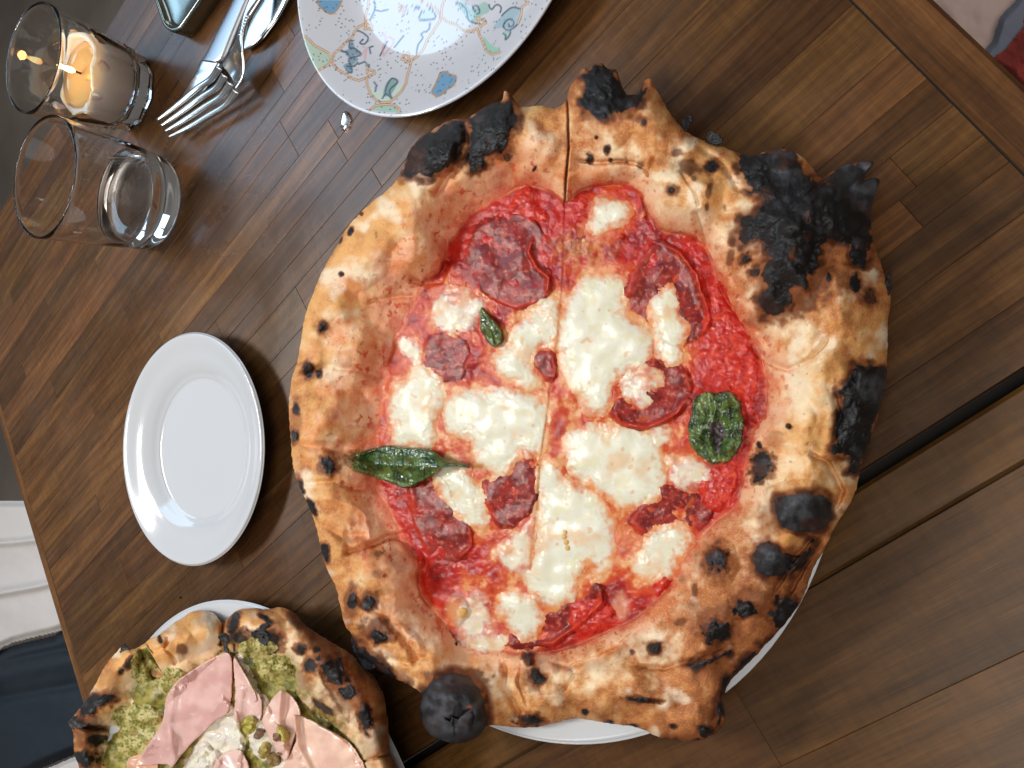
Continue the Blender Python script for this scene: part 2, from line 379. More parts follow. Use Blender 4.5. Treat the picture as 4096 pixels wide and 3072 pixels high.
class Pizza:
    def __init__(s, c, outer, inner, zpk, tp, ze, zin, lumps, creases, chars, cpolys, browns, cuts, seed=0):
        s.c = np.array(c, float); s.seed = seed
        s.ang = np.linspace(0, 2 * np.pi, 3600, endpoint=False)
        ro = ray_radius(smooth_poly(outer, 3), s.c, s.ang); ri = ray_radius(smooth_poly(inner, 3), s.c, s.ang)
        k_ = np.exp(-(np.arange(-60, 61) / 28.) ** 2); k_ /= k_.sum()
        s.ro, s.ri = ro, np.minimum(ri, ro - 20)
        s.ros = np.convolve(np.concatenate([ro[-60:], ro, ro[:60]]), k_, 'valid')
        s.zpk, s.tp, s.ze, s.zin = zpk, tp, ze, zin
        s.lumps, s.creases, s.chars, s.cpolys, s.browns, s.cuts = lumps, creases, chars, cpolys, browns, cuts
        s.layers = []; s.clayers = []; s.ash = []
    def polar(s, u, v):
        dx, dy = u - s.c[0], v - s.c[1]; th = np.mod(np.arctan2(dy, dx), 2 * np.pi); rho = np.hypot(dx, dy)
        ro = np.interp(th, s.ang, s.ros, period=2 * np.pi); ri = np.interp(th, s.ang, s.ri, period=2 * np.pi)
        return th, rho, (rho - ri) / (ro - ri), ro, ri
    def charfield(s, u, v):
        n = fbm(u, v, 16, 3, s.seed + 3); n2 = fbm(u, v, 34, 2, s.seed + 4)
        c = np.zeros(u.shape); h = np.zeros(u.shape); bub = np.zeros(u.shape)
        for (x, y, rx, ry, rot, st, bh) in s.chars:
            m_ = (np.abs(u - x) < 3 * max(rx, ry)) & (np.abs(v - y) < 3 * max(rx, ry))
            if not m_.any(): continue
            a = math.radians(rot); dx, dy = u[m_] - x, v[m_] - y
            d = np.hypot((dx * math.cos(a) + dy * math.sin(a)) / rx, (-dx * math.sin(a) + dy * math.cos(a)) / ry) + n[m_] * .60 + n2[m_] * .62
            c[m_] = np.maximum(c[m_], st * sm(1.05, .62, d)); h[m_] = np.maximum(h[m_], st * sm(1.6, .85, d)); bub[m_] += bh * sm(1.1, .1, d)
        for poly, st, rough_ in s.cpolys:
            pa = np.array(poly); x0, y0 = pa.min(0) - 60; x1, y1 = pa.max(0) + 60
            m_ = (u > x0) & (u < x1) & (v > y0) & (v < y1)
            if not m_.any(): continue
            d = sdist(poly, u[m_], v[m_]) + n[m_] * 11 * rough_ + n2[m_] * 12 * rough_
            if rough_ == 1.0: st = 1 - .56 * sm(.12, .5, fbm(u[m_], v[m_], 70, 3, s.seed + 14)) * sm(330, 460, v[m_])
            c[m_] = np.maximum(c[m_], st * sm(-3, 9, d)); h[m_] = np.maximum(h[m_], np.minimum(st * 1.6, 1) * sm(-20, 2, d)); bub[m_] += sm(-14, 34, d) * .0018
        h *= .45 + .55 * np.maximum(sm(-.35, .2, n2), sm(.3, .8, c))
        br = np.zeros(u.shape)
        for (x, y, rx, ry, rot, st) in s.browns:
            m_ = (np.abs(u - x) < 3 * max(rx, ry)) & (np.abs(v - y) < 3 * max(rx, ry))
            if not m_.any(): continue
            a = math.radians(rot); dx, dy = u[m_] - x, v[m_] - y
            d = np.hypot((dx * math.cos(a) + dy * math.sin(a)) / rx, (-dx * math.sin(a) + dy * math.cos(a)) / ry) + n[m_] * .5 + n2[m_] * .3
            br[m_] = np.maximum(br[m_], st * sm(1.3, .5, d))
        return c, h, bub, br
    def ashf(s, u, v):
        a_ = np.zeros(u.shape)
        for (x, y, r) in s.ash: a_ = np.maximum(a_, sm(1.1, .6, np.hypot(u - x, v - y) / r))
        return a_
    def H(s, u, v, charf=None):
        th, rho, t, ro, ri = s.polar(u, v)
        zp, tp, ze = per(s.zpk, th), per(s.tp, th), per(s.ze, th)
        zp = zp + .005 * fbm(u, v, 150, 2, s.seed + 1)
        tt = np.clip(t, 0, 1)
        up = np.clip(tt / tp, 0, 1); lf_ = sm(-.1, .5, -np.cos(th)); up = (sm(0, 1, up) * .5 + np.sin(up * np.pi / 2) * .5) * lf_ + (1 - lf_) * np.sin(up * np.pi / 2) ** .72
        dn = np.clip((tt - tp) / (1 - tp), 0, 1) ** 2.0
        z = s.zin + (zp - s.zin) * up; z = np.where(tt > tp, zp + (ze - zp) * dn, z)
        # interior: gently undulating dough
        z = z + .0011 * fbm(u, v, 70, 2, s.seed + 9)
        w = sm(-.05, .25, t)
        z = z + w * (.0040 * fbm(u, v, 96, 2, s.seed + 2) + .0010 * fbm(u, v, 36, 2, s.seed + 5) + .00012 * fbm(u, v, 9, 2, s.seed + 6))
        for (x, y, rx, ry, rot, hh) in s.lumps:
            a = math.radians(rot); dx, dy = u - x, v - y
            d = np.hypot((dx * math.cos(a) + dy * math.sin(a)) / rx, (-dx * math.sin(a) + dy * math.cos(a)) / ry)
            dd_ = np.clip(d + .12 * fbm(u, v, 40, 2, s.seed + 8), 0, 1); z = z + 1.35 * hh * (1 - dd_ ** 2.6) ** 1.2
        for (line, wd, dp) in s.creases:
            pa = np.array(line); m_ = (u > pa[:, 0].min() - 40) & (u < pa[:, 0].max() + 40) & (v > pa[:, 1].min() - 40) & (v < pa[:, 1].max() + 40)
            if not m_.any(): continue
            d, al = ldist(line, u[m_] + 4 * fbm(u[m_], v[m_], 30, 2, 5), v[m_] + 4 * fbm(u[m_], v[m_], 30, 2, 6))
            z[m_] -= 1.3 * dp * np.exp(-(d / wd) ** 2) * sm(0, .12, al) * sm(1, .88, al)
        for (line, wd, dp) in s.cuts:
            d, al = ldist(line, u + 1.5 * fbm(u, v, 20, 2, 5), v)
            cx = np.interp(v, [p_[1] for p_ in line], [p_[0] for p_ in line]) if line[-1][1] - line[0][1] > 300 else u
            z = z + .0035 * sm(-3, 3, u - cx) * np.exp(-np.abs(u - cx) / 60) * sm(0, .2, t) * (v < 700)
            z = z - dp * np.exp(-(d / wd) ** 2) * (.03 + .97 * sm(-.06, .15, t))
        if charf is None: charf = s.charfield(u, v)
        c, h, bub, br = charf
        wr = worley(u + 5 * fbm(u, v, 18, 2, 2), v, 13, 1); wr2 = worley(u + 8 * fbm(u, v, 30, 2, 12), v + 8 * fbm(u, v, 30, 2, 13), 27, 5)
        ash = s.ashf(u, v)
        z = z + bub + c * (1 - .85 * ash) * (.0006 * fbm(u, v, 16, 2, s.seed + 7) + .0006 * sm(.62, .1, wr) * sm(-.1, .35, fbm(u, v, 45, 2, 8)) + .0016 * (1 - np.clip(wr2 / .55, 0, 1) ** 2) * sm(-.25, .2, fbm(u, v, 60, 2, 18)) * sm(.2, .95, c) + .00035 * fbm(u, v, 4.5, 2, 3)) + br * .0003
        return np.maximum(z, .0176)
    def dough_color(s, u, v, t, th, cf, stain, flecks, toast):
        c, h, bub, br = cf
        cream, gold, tan, brown, deep = lin(240, 216, 178), lin(226, 168, 100), lin(190, 118, 64), lin(134, 74, 38), lin(64, 30, 17)
        n1 = fbm(u, v, 90, 4, s.seed + 21); n2 = fbm(u, v, 30, 3, s.seed + 22); n3 = fbm(u, v, 5, 2, s.seed + 23)
        g = sm(-.45, .5, n1 + (t - .35) * 1.1 + n2 * .5)
        col = mix(cream, gold, g)
        k = sm(.25, 1.0, toast + n2 * .55 + n1 * .35 + (t - .5) * .5)
        col = mix(col, tan, k * .95)
        k2 = sm(.75, 1.35, toast + n2 * .7 + (t - .5) * .6 + n3 * .25); col = mix(col, brown, k2 * .75)
        pale = sm(.05, .42, fbm(u, v, 70, 3, s.seed + 30) - toast * .35 + .12); col = mix(col, lin(246, 230, 202), pale * .75)
        # sauce soaking into the dough
        if stain is not None:
            col = mix(col, lin(226, 138, 88), sm(0, .5, stain) * .55); col = mix(col, lin(204, 66, 34), sm(.55, 1.0, stain + .12 * n2 + .1 * n3) * .75)
        if flecks is not None:
            col = mix(col, lin(196, 62, 34), np.clip(flecks, 0, 1) * .85)
        # baked speckle
        n5 = fbm(u, v, 3.6, 2, s.seed + 40); n6 = fbm(u, v, 8, 3, s.seed + 41)
        spk = sm(.05, .4, n5 * .7 + n6 * .6 + (k - .35) * .35) * np.clip(.25 + toast + (t - .4) * .4, 0, 1) * sm(-.4, .2, n1)
        col = mix(col, lin(168, 98, 54), spk * .40 * sm(.15, .5, toast + (t - .4) * .5)); col = mix(col, lin(244, 226, 194), sm(.12, .4, -n5) * .15)
        # small freckles
        fr = sm(.38, .50, fbm(u, v, 15, 2, s.seed + 31)) * sm(.05, .35, fbm(u, v, 70, 2, s.seed + 32) + .1 + toast * .3); col = mix(col, brown, fr * .45)
        col = mix(col, brown, np.clip(br, 0, 1) * .78); col = mix(col, deep, sm(.45, .95, br) * .6)
        hn = np.clip(h * 1.05 + n3 * .15 * h, 0, 1)
        col = mix(col, brown, sm(0, .55, hn) * .85); col = mix(col, deep, sm(.45, 1, hn) * .8)
        blk = lin(27, 26, 27) * (1 + .5 * sm(.1, .6, fbm(u, v, 24, 2, 33))[..., None]); wr2 = worley(u + 8 * fbm(u, v, 30, 2, 12), v + 8 * fbm(u, v, 30, 2, 13), 27, 5); blk = mix(blk, lin(74, 76, 82), sm(.40, .1, wr2 + .25 * n2) * .45 * sm(-.3, .3, n1)); blk = mix(blk, mix(lin(40, 41, 44), lin(84, 86, 92), sm(-.3, .4, n2 + .6 * n1)), s.ashf(u, v) * .85); cc = np.clip(c + n3 * .12 * (c > 0.05), 0, 1)  # blister tops paler: a grey-blue sheen put into the char colour
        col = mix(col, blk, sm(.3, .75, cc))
        redb = sm(.18, .42, fbm(u, v, 60, 3, s.seed + 35)) * sm(.9, .99, c); col = mix(col, lin(70, 40, 28), redb * .6)
        col = col * (1 + .07 * n3[..., None] * (1 - c[..., None]))
        rough = .62 + .1 * n2 - .12 * c
        return np.clip(col, 0.003, .95), np.clip(rough, .3, .9)
    def crust(s, name, parent, colfun, nth=2000, nr=250, t0=-.35, zbot=.0215):
        th = np.linspace(0, 2 * np.pi, nth, endpoint=False)
        ro = np.interp(th, s.ang, s.ro, period=2 * np.pi); ri = np.interp(th, s.ang, s.ri, period=2 * np.pi)
        tt = np.linspace(t0, 1, nr)
        rho = ri[:, None] + (ro - ri)[:, None] * tt[None]
        ed = np.exp(-((1 - tt[None]) * (ro - ri)[:, None] / 14))
        u = s.c[0] + rho * np.cos(th)[:, None]; v = s.c[1] + rho * np.sin(th)[:, None]
        j = ed * (2.2 * fbm(u, v, 15, 3, 41)); u = u + j * np.cos(th)[:, None]; v = v + j * np.sin(th)[:, None]
        cf = s.charfield(u, v); z = s.H(u, v, cf)
        z = z - .0035 * ed ** 2
        col, rg = colfun(u, v, cf)
        ca = np.concatenate([col, rg[..., None]], -1)
        top = F(u, v, z)
        # the side: turns under towards the plate
        E = top[:, -1]; zE = E[:, 2]; cw = F(s.c[0], s.c[1], .02)
        out = E[:, :2] - cw[:2]; out /= np.linalg.norm(out, axis=1)[:, None]
        rowsk = []; ks = np.linspace(0, 1, 15)[1:]
        for k in ks:
            zz = zE + (zbot - zE) * sm(0, 1, k * .9 + .05) if False else zE + (np.minimum(zbot, zE) - zE) * k ** .8
            inw = .030 * k ** 1.9
            rowsk.append(np.concatenate([E[:, :2] - out * inw + out * .0006 * fbm(u[:, -1], v[:, -1] + k * 90, 20, 2, 9)[:, None], zz[:, None]], 1))
        sk = np.stack(rowsk, 1)
        V_ = np.concatenate([top, sk], 1); nc = V_.shape[1]
        skc = np.repeat(ca[:, -1:, :], len(ks), 1).copy(); dk = mix(lin(214, 168, 118), lin(150, 98, 58), sm(-.3, .3, fbm(u[:, -1:], v[:, -1:] + ks[None] * 60, 25, 2, 50)))
        cc = cf[0][:, -1:] + 0 * ks[None]; skc[..., :3] = mix(dk, lin(30, 28, 28), sm(.2, .7, cc)); skc[..., 3] = .7
        C_ = np.concatenate([ca, skc], 1)
        return mesh_obj(name, V_.reshape(-1, 3), face_up(V_.reshape(-1, 3), grid_faces(nth, nc, True)), M['dough'], parent, C_.reshape(-1, 4))
    def surf(s, u, v, soft=False, over=False):
        z = s.H(u, v)
        if over and s.clayers: z = z + np.max([np.maximum(ly(u, v), 0) for ly in s.clayers], 0)
        for ly in s.layers: z = z + np.maximum(ly(u, v, soft=soft), 0)
        return z
    def patch(s, name, poly, mat, parent, thick, fall, colfun, edge=3.0, ew=22, wob=.0003, ww=30, step=1.6, extra=None, under=None, seed=0, add=True, pw=.6, label=None, soft=False, grow=0, over=False):
        poly = smooth_poly(poly, 4); x0, y0 = poly.min(0) - 8 - grow; x1, y1 = poly.max(0) + 8 + grow
        def sdf(u, v):
            return sdist(poly, u, v) + grow + edge * fbm(u, v, ew, 3, seed + 61) * 1.6 + edge * .35 * fbm(u, v, 6, 2, seed + 62)
        def hh(u, v, sd=None, soft=False):
            if sd is None:
                r = np.full(u.shape, -1.0); m_ = (u > x0) & (u < x1) & (v > y0) & (v < y1)
                if m_.any(): r[m_] = hh(u[m_], v[m_], sdf(u[m_], v[m_]), soft)
                return r
            f = np.clip(sd / fall, 0, 1); f = np.sin(f * np.pi / 2) ** pw if pw != .6 else sm(-.35, 1, f) - sm(-.35, 1, 0)
            if soft: return np.where(sd > 0, thick * f, sd * .00022)
            z = thick * f + f * wob * fbm(u, v, ww, 3, seed + 63)
            if extra is not None: z = z + extra(u, v, sd) * (sd > 0)
            return np.where(sd > 0, np.maximum(z, 0), sd * .00022)
        gu = np.arange(x0, x1, step); gv = np.arange(y0, y1, step); u, v = np.meshgrid(gu, gv, indexing='ij')
        sd = sdf(u, v); z = s.surf(u, v, soft, over) + hh(u, v, sd)
        if under is not None: z = under(u, v, z, sd)
        keep = sd > -2.6 * step / 1.6
        pos = F(u, v, z); col, rg = colfun(u, v, sd)
        ca = np.concatenate([np.clip(col, .003, .95), np.clip(rg, .05, .95)[..., None]], -1)
        f = grid_faces(len(gu), len(gv)); kf = keep.ravel()[f].all(1); f = f[kf]
        used = np.unique(f); remap = np.zeros(u.size, int); remap[used] = np.arange(len(used))
        o = mesh_obj(name, pos.reshape(-1, 3)[used], face_up(pos.reshape(-1, 3)[used], remap[f]), mat, parent, ca.reshape(-1, 4)[used])
        if label: o['label'] = label
        if add: (s.clayers if add == 'c' else s.layers).append(hh)
        return o

# ================================================================== the large pizza
OUT1 = [(1222,218),(1230,190),(1248,165),(1262,145),(1272,152),(1284,138),(1300,136),(1312,148),(1330,150),(1338,170),(1350,200),(1368,205),(1384,200),(1388,178),(1404,170),(1414,186),(1428,212),(1450,248),(1482,284),(1525,305),(1575,322),(1612,335),(1645,330),(1675,322),(1705,324),(1735,340),(1760,368),(1782,388),(1792,374),(1814,360),(1850,351),(1888,350),(1872,372),(1866,392),(1882,384),(1900,388),(1896,410),(1886,434),(1881,470),(1884,510),(1894,545),(1910,590),(1924,640),(1918,700),(1917,780),(1912,840),(1895,900),(1880,950),(1862,1000),(1850,1055),(1835,1090),(1808,1130),(1785,1180),(1758,1225),(1735,1290),(1700,1342),(1668,1378),(1620,1430),(1578,1470),(1563,1510),(1566,1558),(1540,1588),(1500,1600),(1430,1595),(1380,1572),(1310,1562),(1250,1552),(1200,1562),(1150,1572),(1100,1570),(1050,1568),(1036,1588),(1010,1602),(980,1606),(940,1594),(915,1568),(906,1530),(912,1500),(880,1478),(830,1455),(790,1432),(768,1405),(760,1372),(745,1350),(735,1310),(725,1268),(702,1220),(690,1170),(678,1120),(660,1080),(643,1040),(632,1000),(628,950),(624,880),(630,820),(645,770),(655,700),(670,650),(690,600),(712,558),(730,527),(748,495),(772,466),(802,438),(840,408),(862,380),(882,330),(905,300),(930,284),(955,268),(980,258),(1012,254),(1040,235),(1068,222),(1085,216),(1090,196),(1106,208),(1126,230),(1170,228),(1200,234)]
IN1 = [(1222,440),(1235,425),(1262,408),(1310,400),(1350,402),(1382,420),(1398,455),(1425,495),(1478,508),(1515,528),(1538,565),(1552,615),(1575,655),(1605,700),(1635,750),(1652,800),(1656,850),(1650,895),(1625,935),(1612,1000),(1600,1055),(1588,1095),(1548,1128),(1510,1165),(1478,1205),(1450,1262),(1405,1308),(1368,1338),(1295,1372),(1230,1398),(1160,1412),(1080,1405),(1000,1385),(960,1345),(925,1305),(906,1265),(908,1222),(888,1185),(858,1130),(835,1090),(805,1045),(820,1000),(815,950),(822,885),(832,820),(842,765),(862,720),(885,680),(908,640),(945,600),(962,565),(968,530),(988,500),(1012,470),(1045,448),(1085,425),(1122,402),(1170,405),(1205,430)]
lump1 = [ # dough bubbles (x, y, rx, ry, rot, height)
 (842,1228,78,62,-10,.0065),(700,930,60,45,70,.002),(905,560,75,55,-30,.0045),(790,560,80,55,-55,.002),(760,760,80,60,80,.0025),(735,900,70,60,0,.0025),(730,1130,70,50,20,-.003),(800,1000,60,30,10,-.002),
 (1470,440,95,85,20,.0045),(1310,375,90,26,-6,.004),(1430,270,110,50,25,.0035),(1300,270,70,60,0,.003),(1130,330,75,80,0,.0025),(950,330,70,50,-30,.003),(1060,300,48,60,10,.0025),
 (1660,560,120,120,0,.0055),(1750,450,110,80,20,.004),(1680,345,60,30,0,.003),(1640,640,60,50,0,.003),(1855,700,70,90,0,.002),(1780,800,95,70,40,.0022),(1625,690,40,55,-30,.003),(1700,900,60,60,0,.002),
 (1865,880,46,95,10,.0028),(1730,1095,85,62,0,.0055),(1662,1210,40,42,0,.004),(1545,1215,52,58,0,.004),(1650,1345,70,90,30,.002),(1560,1330,60,40,-40,.0025),(1480,1390,85,55,-25,.002),(1330,1490,110,60,5,.003),(1500,1560,60,40,10,.0025),(1180,1455,60,45,0,.002),(1120,1490,60,60,0,-.003),
 (985,1530,74,84,0,.0085),(965,1510,40,30,30,.0015),(1010,1560,36,30,0,-.0014),(850,1400,80,60,30,.0025),(780,1320,50,70,-20,.002),(1135,1430,26,30,0,.003),(1440,960,40,30,0,.0),(990,1325,22,34,20,.0022)]
crease1 = [([(990,300),(985,345),(960,395),(935,430)],7,.003),([(1000,262),(1008,300),(992,350),(975,390)],9,.0042),
 ([(1240,345),(1290,352),(1350,348),(1390,362),(1415,400)],4.5,.0028),([(1415,330),(1400,380),(1392,430),(1402,480)],6,.0022),([(1500,455),(1515,500),(1535,540)],7,.0035),([(1470,370),(1500,410),(1512,450)],5,.0018),
 ([(880,600),(910,612),(950,605),(968,560)],6,.003),([(790,655),(850,640),(900,640)],6,.0015),([(640,820),(700,790),(780,800),(830,815)],9,.0022),([(630,960),(700,965),(780,990),(830,985)],9,.0028),([(650,1045),(720,1040),(790,1060)],7,.002),
 ([(735,1195),(790,1185),(840,1160),(890,1165)],8,.0032),([(690,1130),(740,1160),(800,1155)],9,.0022),([(905,1230),(912,1280),(935,1310)],6,.0025),
 ([(760,1290),(830,1330),(890,1400),(900,1450)],9,.0022),([(830,1420),(880,1432),(930,1415)],7,.0022),([(1095,1420),(1090,1480),(1120,1540),(1110,1565)],10,.0045),([(1130,1425),(1120,1470),(1140,1530)],5,.002),
 ([(1180,1430),(1230,1440),(1290,1420),(1340,1395)],6,.0018),([(1210,1500),(1250,1450),(1320,1410),(1390,1350)],5,.0016),([(1370,1440),(1430,1445),(1500,1425),(1580,1390)],6,.0028),([(1350,1505),(1395,1512),(1440,1520)],5,.002),
 ([(1620,740),(1660,780),(1700,800),(1760,770),(1800,720)],7,.0038),([(1600,690),(1640,720),(1665,760)],6,.003),([(1590,640),(1615,655),(1635,640)],5,.002),([(1745,980),(1790,1000),(1820,1060),(1800,1110)],6,.0028),([(1700,1290),(1740,1220),(1790,1150)],6,.003),([(1665,1290),(1720,1200),(1765,1150)],5,.0022),
 ([(1640,960),(1660,930),(1700,930)],6,.0018),([(1800,845),(1815,900),(1800,960)],6,.0025),([(1570,560),(1600,640),(1590,690)],7,.0025),([(1500,310),(1560,350),(1600,420)],7,.0015),([(1560,480),(1575,540),(1565,600)],8,.0018)]
PB = [(1583,327),(1653,327),(1688,322),(1716,338),(1747,378),(1786,399),(1790,370),(1850,345),(1900,345),(1880,384),(1910,382),(1895,440),(1888,470),(1886,520),(1876,555),(1868,578),(1840,565),(1828,530),(1798,514),(1775,549),(1750,596),(1740,628),(1716,616),(1708,670),(1688,694),(1650,686),(1637,655),(1652,624),(1637,592),(1657,557),(1649,522),(1630,514),(1610,538),(1586,522),(1590,490),(1606,463),(1637,460),(1649,432),(1618,416),(1602,385)]
cp1 = [([(862,384),(880,335),(905,300),(930,284),(955,268),(985,256),(1004,262),(1008,292),(998,330),(972,362),(930,386)],1,.8),
 ([(1012,254),(1040,235),(1066,222),(1100,214),(1122,228),(1120,255),(1106,290),(1098,328),(1062,335),(1045,362),(1015,372),(1003,342),(1018,302),(1010,275)],1,.9),
 ([(1253,168),(1280,140),(1305,138),(1330,155),(1350,198),(1380,190),(1408,178),(1402,205),(1385,225),(1360,245),(1330,250),(1290,262),(1262,242),(1250,215),(1262,200),(1262,182)],1,.9),
 (PB,1,1.0),
 ([(1846,785),(1912,788),(1920,806),(1915,861),(1894,904),(1885,945),(1868,990),(1850,1020),(1832,1022),(1833,990),(1815,984),(1798,990),(1790,978),(1803,958),(1803,910),(1820,873),(1808,843),(1832,818)],1,.7),
 ([(1676,1074),(1710,1064),(1780,1066),(1800,1086),(1796,1122),(1776,1146),(1738,1152),(1700,1150),(1682,1134),(1672,1110)],1,.35),
 ([(1632,1178),(1660,1165),(1690,1190),(1728,1196),(1745,1180),(1750,1160),(1764,1165),(1752,1200),(1722,1226),(1690,1248),(1658,1250),(1630,1232),(1624,1200)],1,.4),
 ([(1474,1438),(1516,1428),(1552,1412),(1585,1398),(1580,1412),(1540,1436),(1500,1448)],1,.6),
 ([(1670,1375),(1620,1428),(1578,1468),(1562,1510),(1566,1560),(1538,1590),(1500,1602),(1440,1598),(1502,1594),(1540,1572),(1550,1510),(1566,1462),(1610,1420),(1655,1378)],.9,.6),
 ([(1745,1155),(1758,1170),(1755,1190),(1740,1222),(1706,1248),(1700,1240),(1735,1200),(1748,1170)],1,.3),
 ([(762,1380),(790,1395),(815,1425),(850,1450),(880,1476),(840,1466),(795,1445),(768,1412)],1,.7),
 ([(896,1508),(932,1464),(975,1448),(1015,1455),(1042,1490),(1054,1530),(1056,1590),(1010,1640),(940,1640),(890,1575)],1,.35)]
ch1 = [(1610,561,13,15,0,1,.0012),(1629,588,12,11,0,1,.0012),(1684,592,16,16,0,1,.0012),(1536,360,16,14,0,1,.0004),(1311,323,7,10,0,.95,.0003),(1275,341,7,11,0,.95,.0003),(1318,346,5,5,0,.8,0),
 (1345,512,9,9,0,.9,.0012),(1391,264,7,9,0,.8,.0003),(1288,297,4,4,0,.8,0),(1450,410,8,10,0,.75,.0003),(1645,1008,24,34,10,1,.002),(1548,1208,24,30,10,1,.0025),(1606,1315,26,20,-20,1,.001),(1548,1365,32,30,0,1,.001),(1697,1325,34,44,10,.85,.0),(1414,1402,15,14,0,1,.0022),
 (1388,1512,34,6,4,1,.0008),(1523,1578,18,14,0,1,.002),(1365,1408,6,6,0,.6,0),(1454,1568,9,7,0,.9,0),(1365,1568,14,5,0,.9,0),(1265,1538,8,7,0,.8,0),(1316,1562,10,7,0,.9,.0008),
 (1142,1424,14,16,0,1,.0035),(1158,1462,15,22,-35,1,.001),(1145,1556,30,14,0,1,.0006),(697,705,10,11,0,.95,0),(665,798,12,17,10,.95,0),(690,806,9,9,0,.75,0),(640,884,9,12,0,.95,0),(637,942,8,15,0,.9,0),(712,1005,17,20,-30,.72,0),(650,1052,8,22,-15,.9,0),(672,1095,7,26,-30,.95,0),
 (702,1192,10,22,-10,.95,0),(796,1304,17,15,0,.95,.0006),(762,1296,12,18,0,.72,0),(820,1374,26,15,10,.85,.0008),(757,498,5,9,20,.9,0),(745,486,4,8,30,.9,0),(737,592,5,6,0,.8,0),(780,462,5,6,0,.8,0),(735,520,4,8,20,.85,0),(1703,921,6,5,40,1,.0008),(1640,962,5,7,-30,1,.0008),(1155,364,3,7,30,1,.0006),(1846,612,16,20,0,.75,0),(1875,640,20,22,0,.6,0),(1790,600,6,14,0,.8,0),(1830,680,10,8,0,.4,0),
 (1540,300,20,12,20,.8,0),(1095,340,12,10,0,.6,0)]
br1 = [(1340,205,50,30,0,.5),(1385,258,22,10,0,.8),(1488,362,34,22,0,.85),(1452,410,16,18,0,.9),(1462,330,16,10,0,.8),(1530,412,8,18,15,.9),(1527,448,6,12,0,.9),(1565,448,6,9,0,.7),(1383,357,9,14,-15,.7),(1430,350,14,8,0,.5),(1500,385,10,8,0,.8),(1578,557,10,22,15,.8),(1730,650,60,40,-20,.9),(1765,600,50,60,0,.8),(1680,620,60,50,0,.6),(1700,500,110,100,0,.75),(1890,900,14,40,0,.7),(1660,1120,30,40,0,.6),(1545,1215,40,48,0,.85),(1500,1275,9,22,0,.85),(1475,1250,12,10,0,.6),(1470,1345,20,12,-20,.8),(1500,1310,26,12,0,.6),(1545,1345,60,55,0,.7),(1620,1300,60,55,0,.7),(1420,1405,26,24,0,.7),(1345,1410,20,18,0,.45),(1540,1440,36,24,0,.6),(1550,1580,50,20,0,.8),(1380,1512,50,14,0,.7),(1290,1540,50,16,0,.5),(1150,1465,34,40,-20,.7),(1200,1440,9,16,0,.6),(1040,1470,26,9,0,.8),(985,1460,80,22,0,.9),(1045,1520,24,60,0,.7),(815,1360,46,34,20,.9),(795,1300,34,30,0,.85),(760,1300,24,44,0,.75),(812,1243,14,12,0,.7),(830,1245,9,6,0,.8),(770,1395,30,30,0,.8),(713,1005,30,30,0,.8),(665,800,28,26,0,.8),(697,707,22,20,0,.7),(640,900,16,60,0,.6),(720,520,20,60,25,.5),(818,1196,14,10,0,.8),(1640,690,40,20,-20,.6),(1830,610,36,40,0,.6),(1410,1500,30,14,0,.4),(1725,1240,20,60,25,.6),(1675,955,22,20,0,.5),(1620,740,16,6,40,.5),(1840,790,26,20,0,.6)]
cut1 = [([(1224,150),(1227,240),(1229,320),(1222,400),(1221,455),(1216,600),(1210,680),(1204,750),(1190,830),(1182,900),(1168,1000),(1160,1100),(1146,1230)],2.1,.010)]
A = Pizza((1235,880), OUT1, IN1,
  zpk=[(0,.046),(30,.045),(60,.042),(90,.037),(120,.041),(150,.040),(180,.040),(210,.042),(240,.043),(262,.038),(275,.038),(300,.046),(325,.054)],
  tp=[(0,.5),(45,.5),(90,.55),(120,.62),(150,.8),(180,.86),(210,.82),(240,.72),(270,.62),(310,.5),(335,.45)],
  ze=[(0,.027),(45,.028),(90,.027),(130,.031),(180,.038),(220,.037),(260,.030),(300,.028),(330,.030)],
  zin=.0185, lumps=lump1, creases=crease1, chars=ch1, cpolys=cp1, browns=br1, cuts=cut1)
crk = [([(958,1548),(970,1556),(978,1546),(992,1552),(1004,1536),(1018,1530)],2.2,.0022),([(1018,1530),(1024,1548),(1020,1566)],1.8,.0016),([(985,1530),(980,1560),(984,1590)],1.6,.0012)]
A.creases += crk
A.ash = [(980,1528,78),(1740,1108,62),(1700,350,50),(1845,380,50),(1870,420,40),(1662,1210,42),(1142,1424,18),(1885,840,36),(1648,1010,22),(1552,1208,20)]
root = empty('pizza', 'large puffy charred pizza with tomato, mozzarella, salami and basil in the middle of the table', 'pizza', (-.0221, .2244, 0))

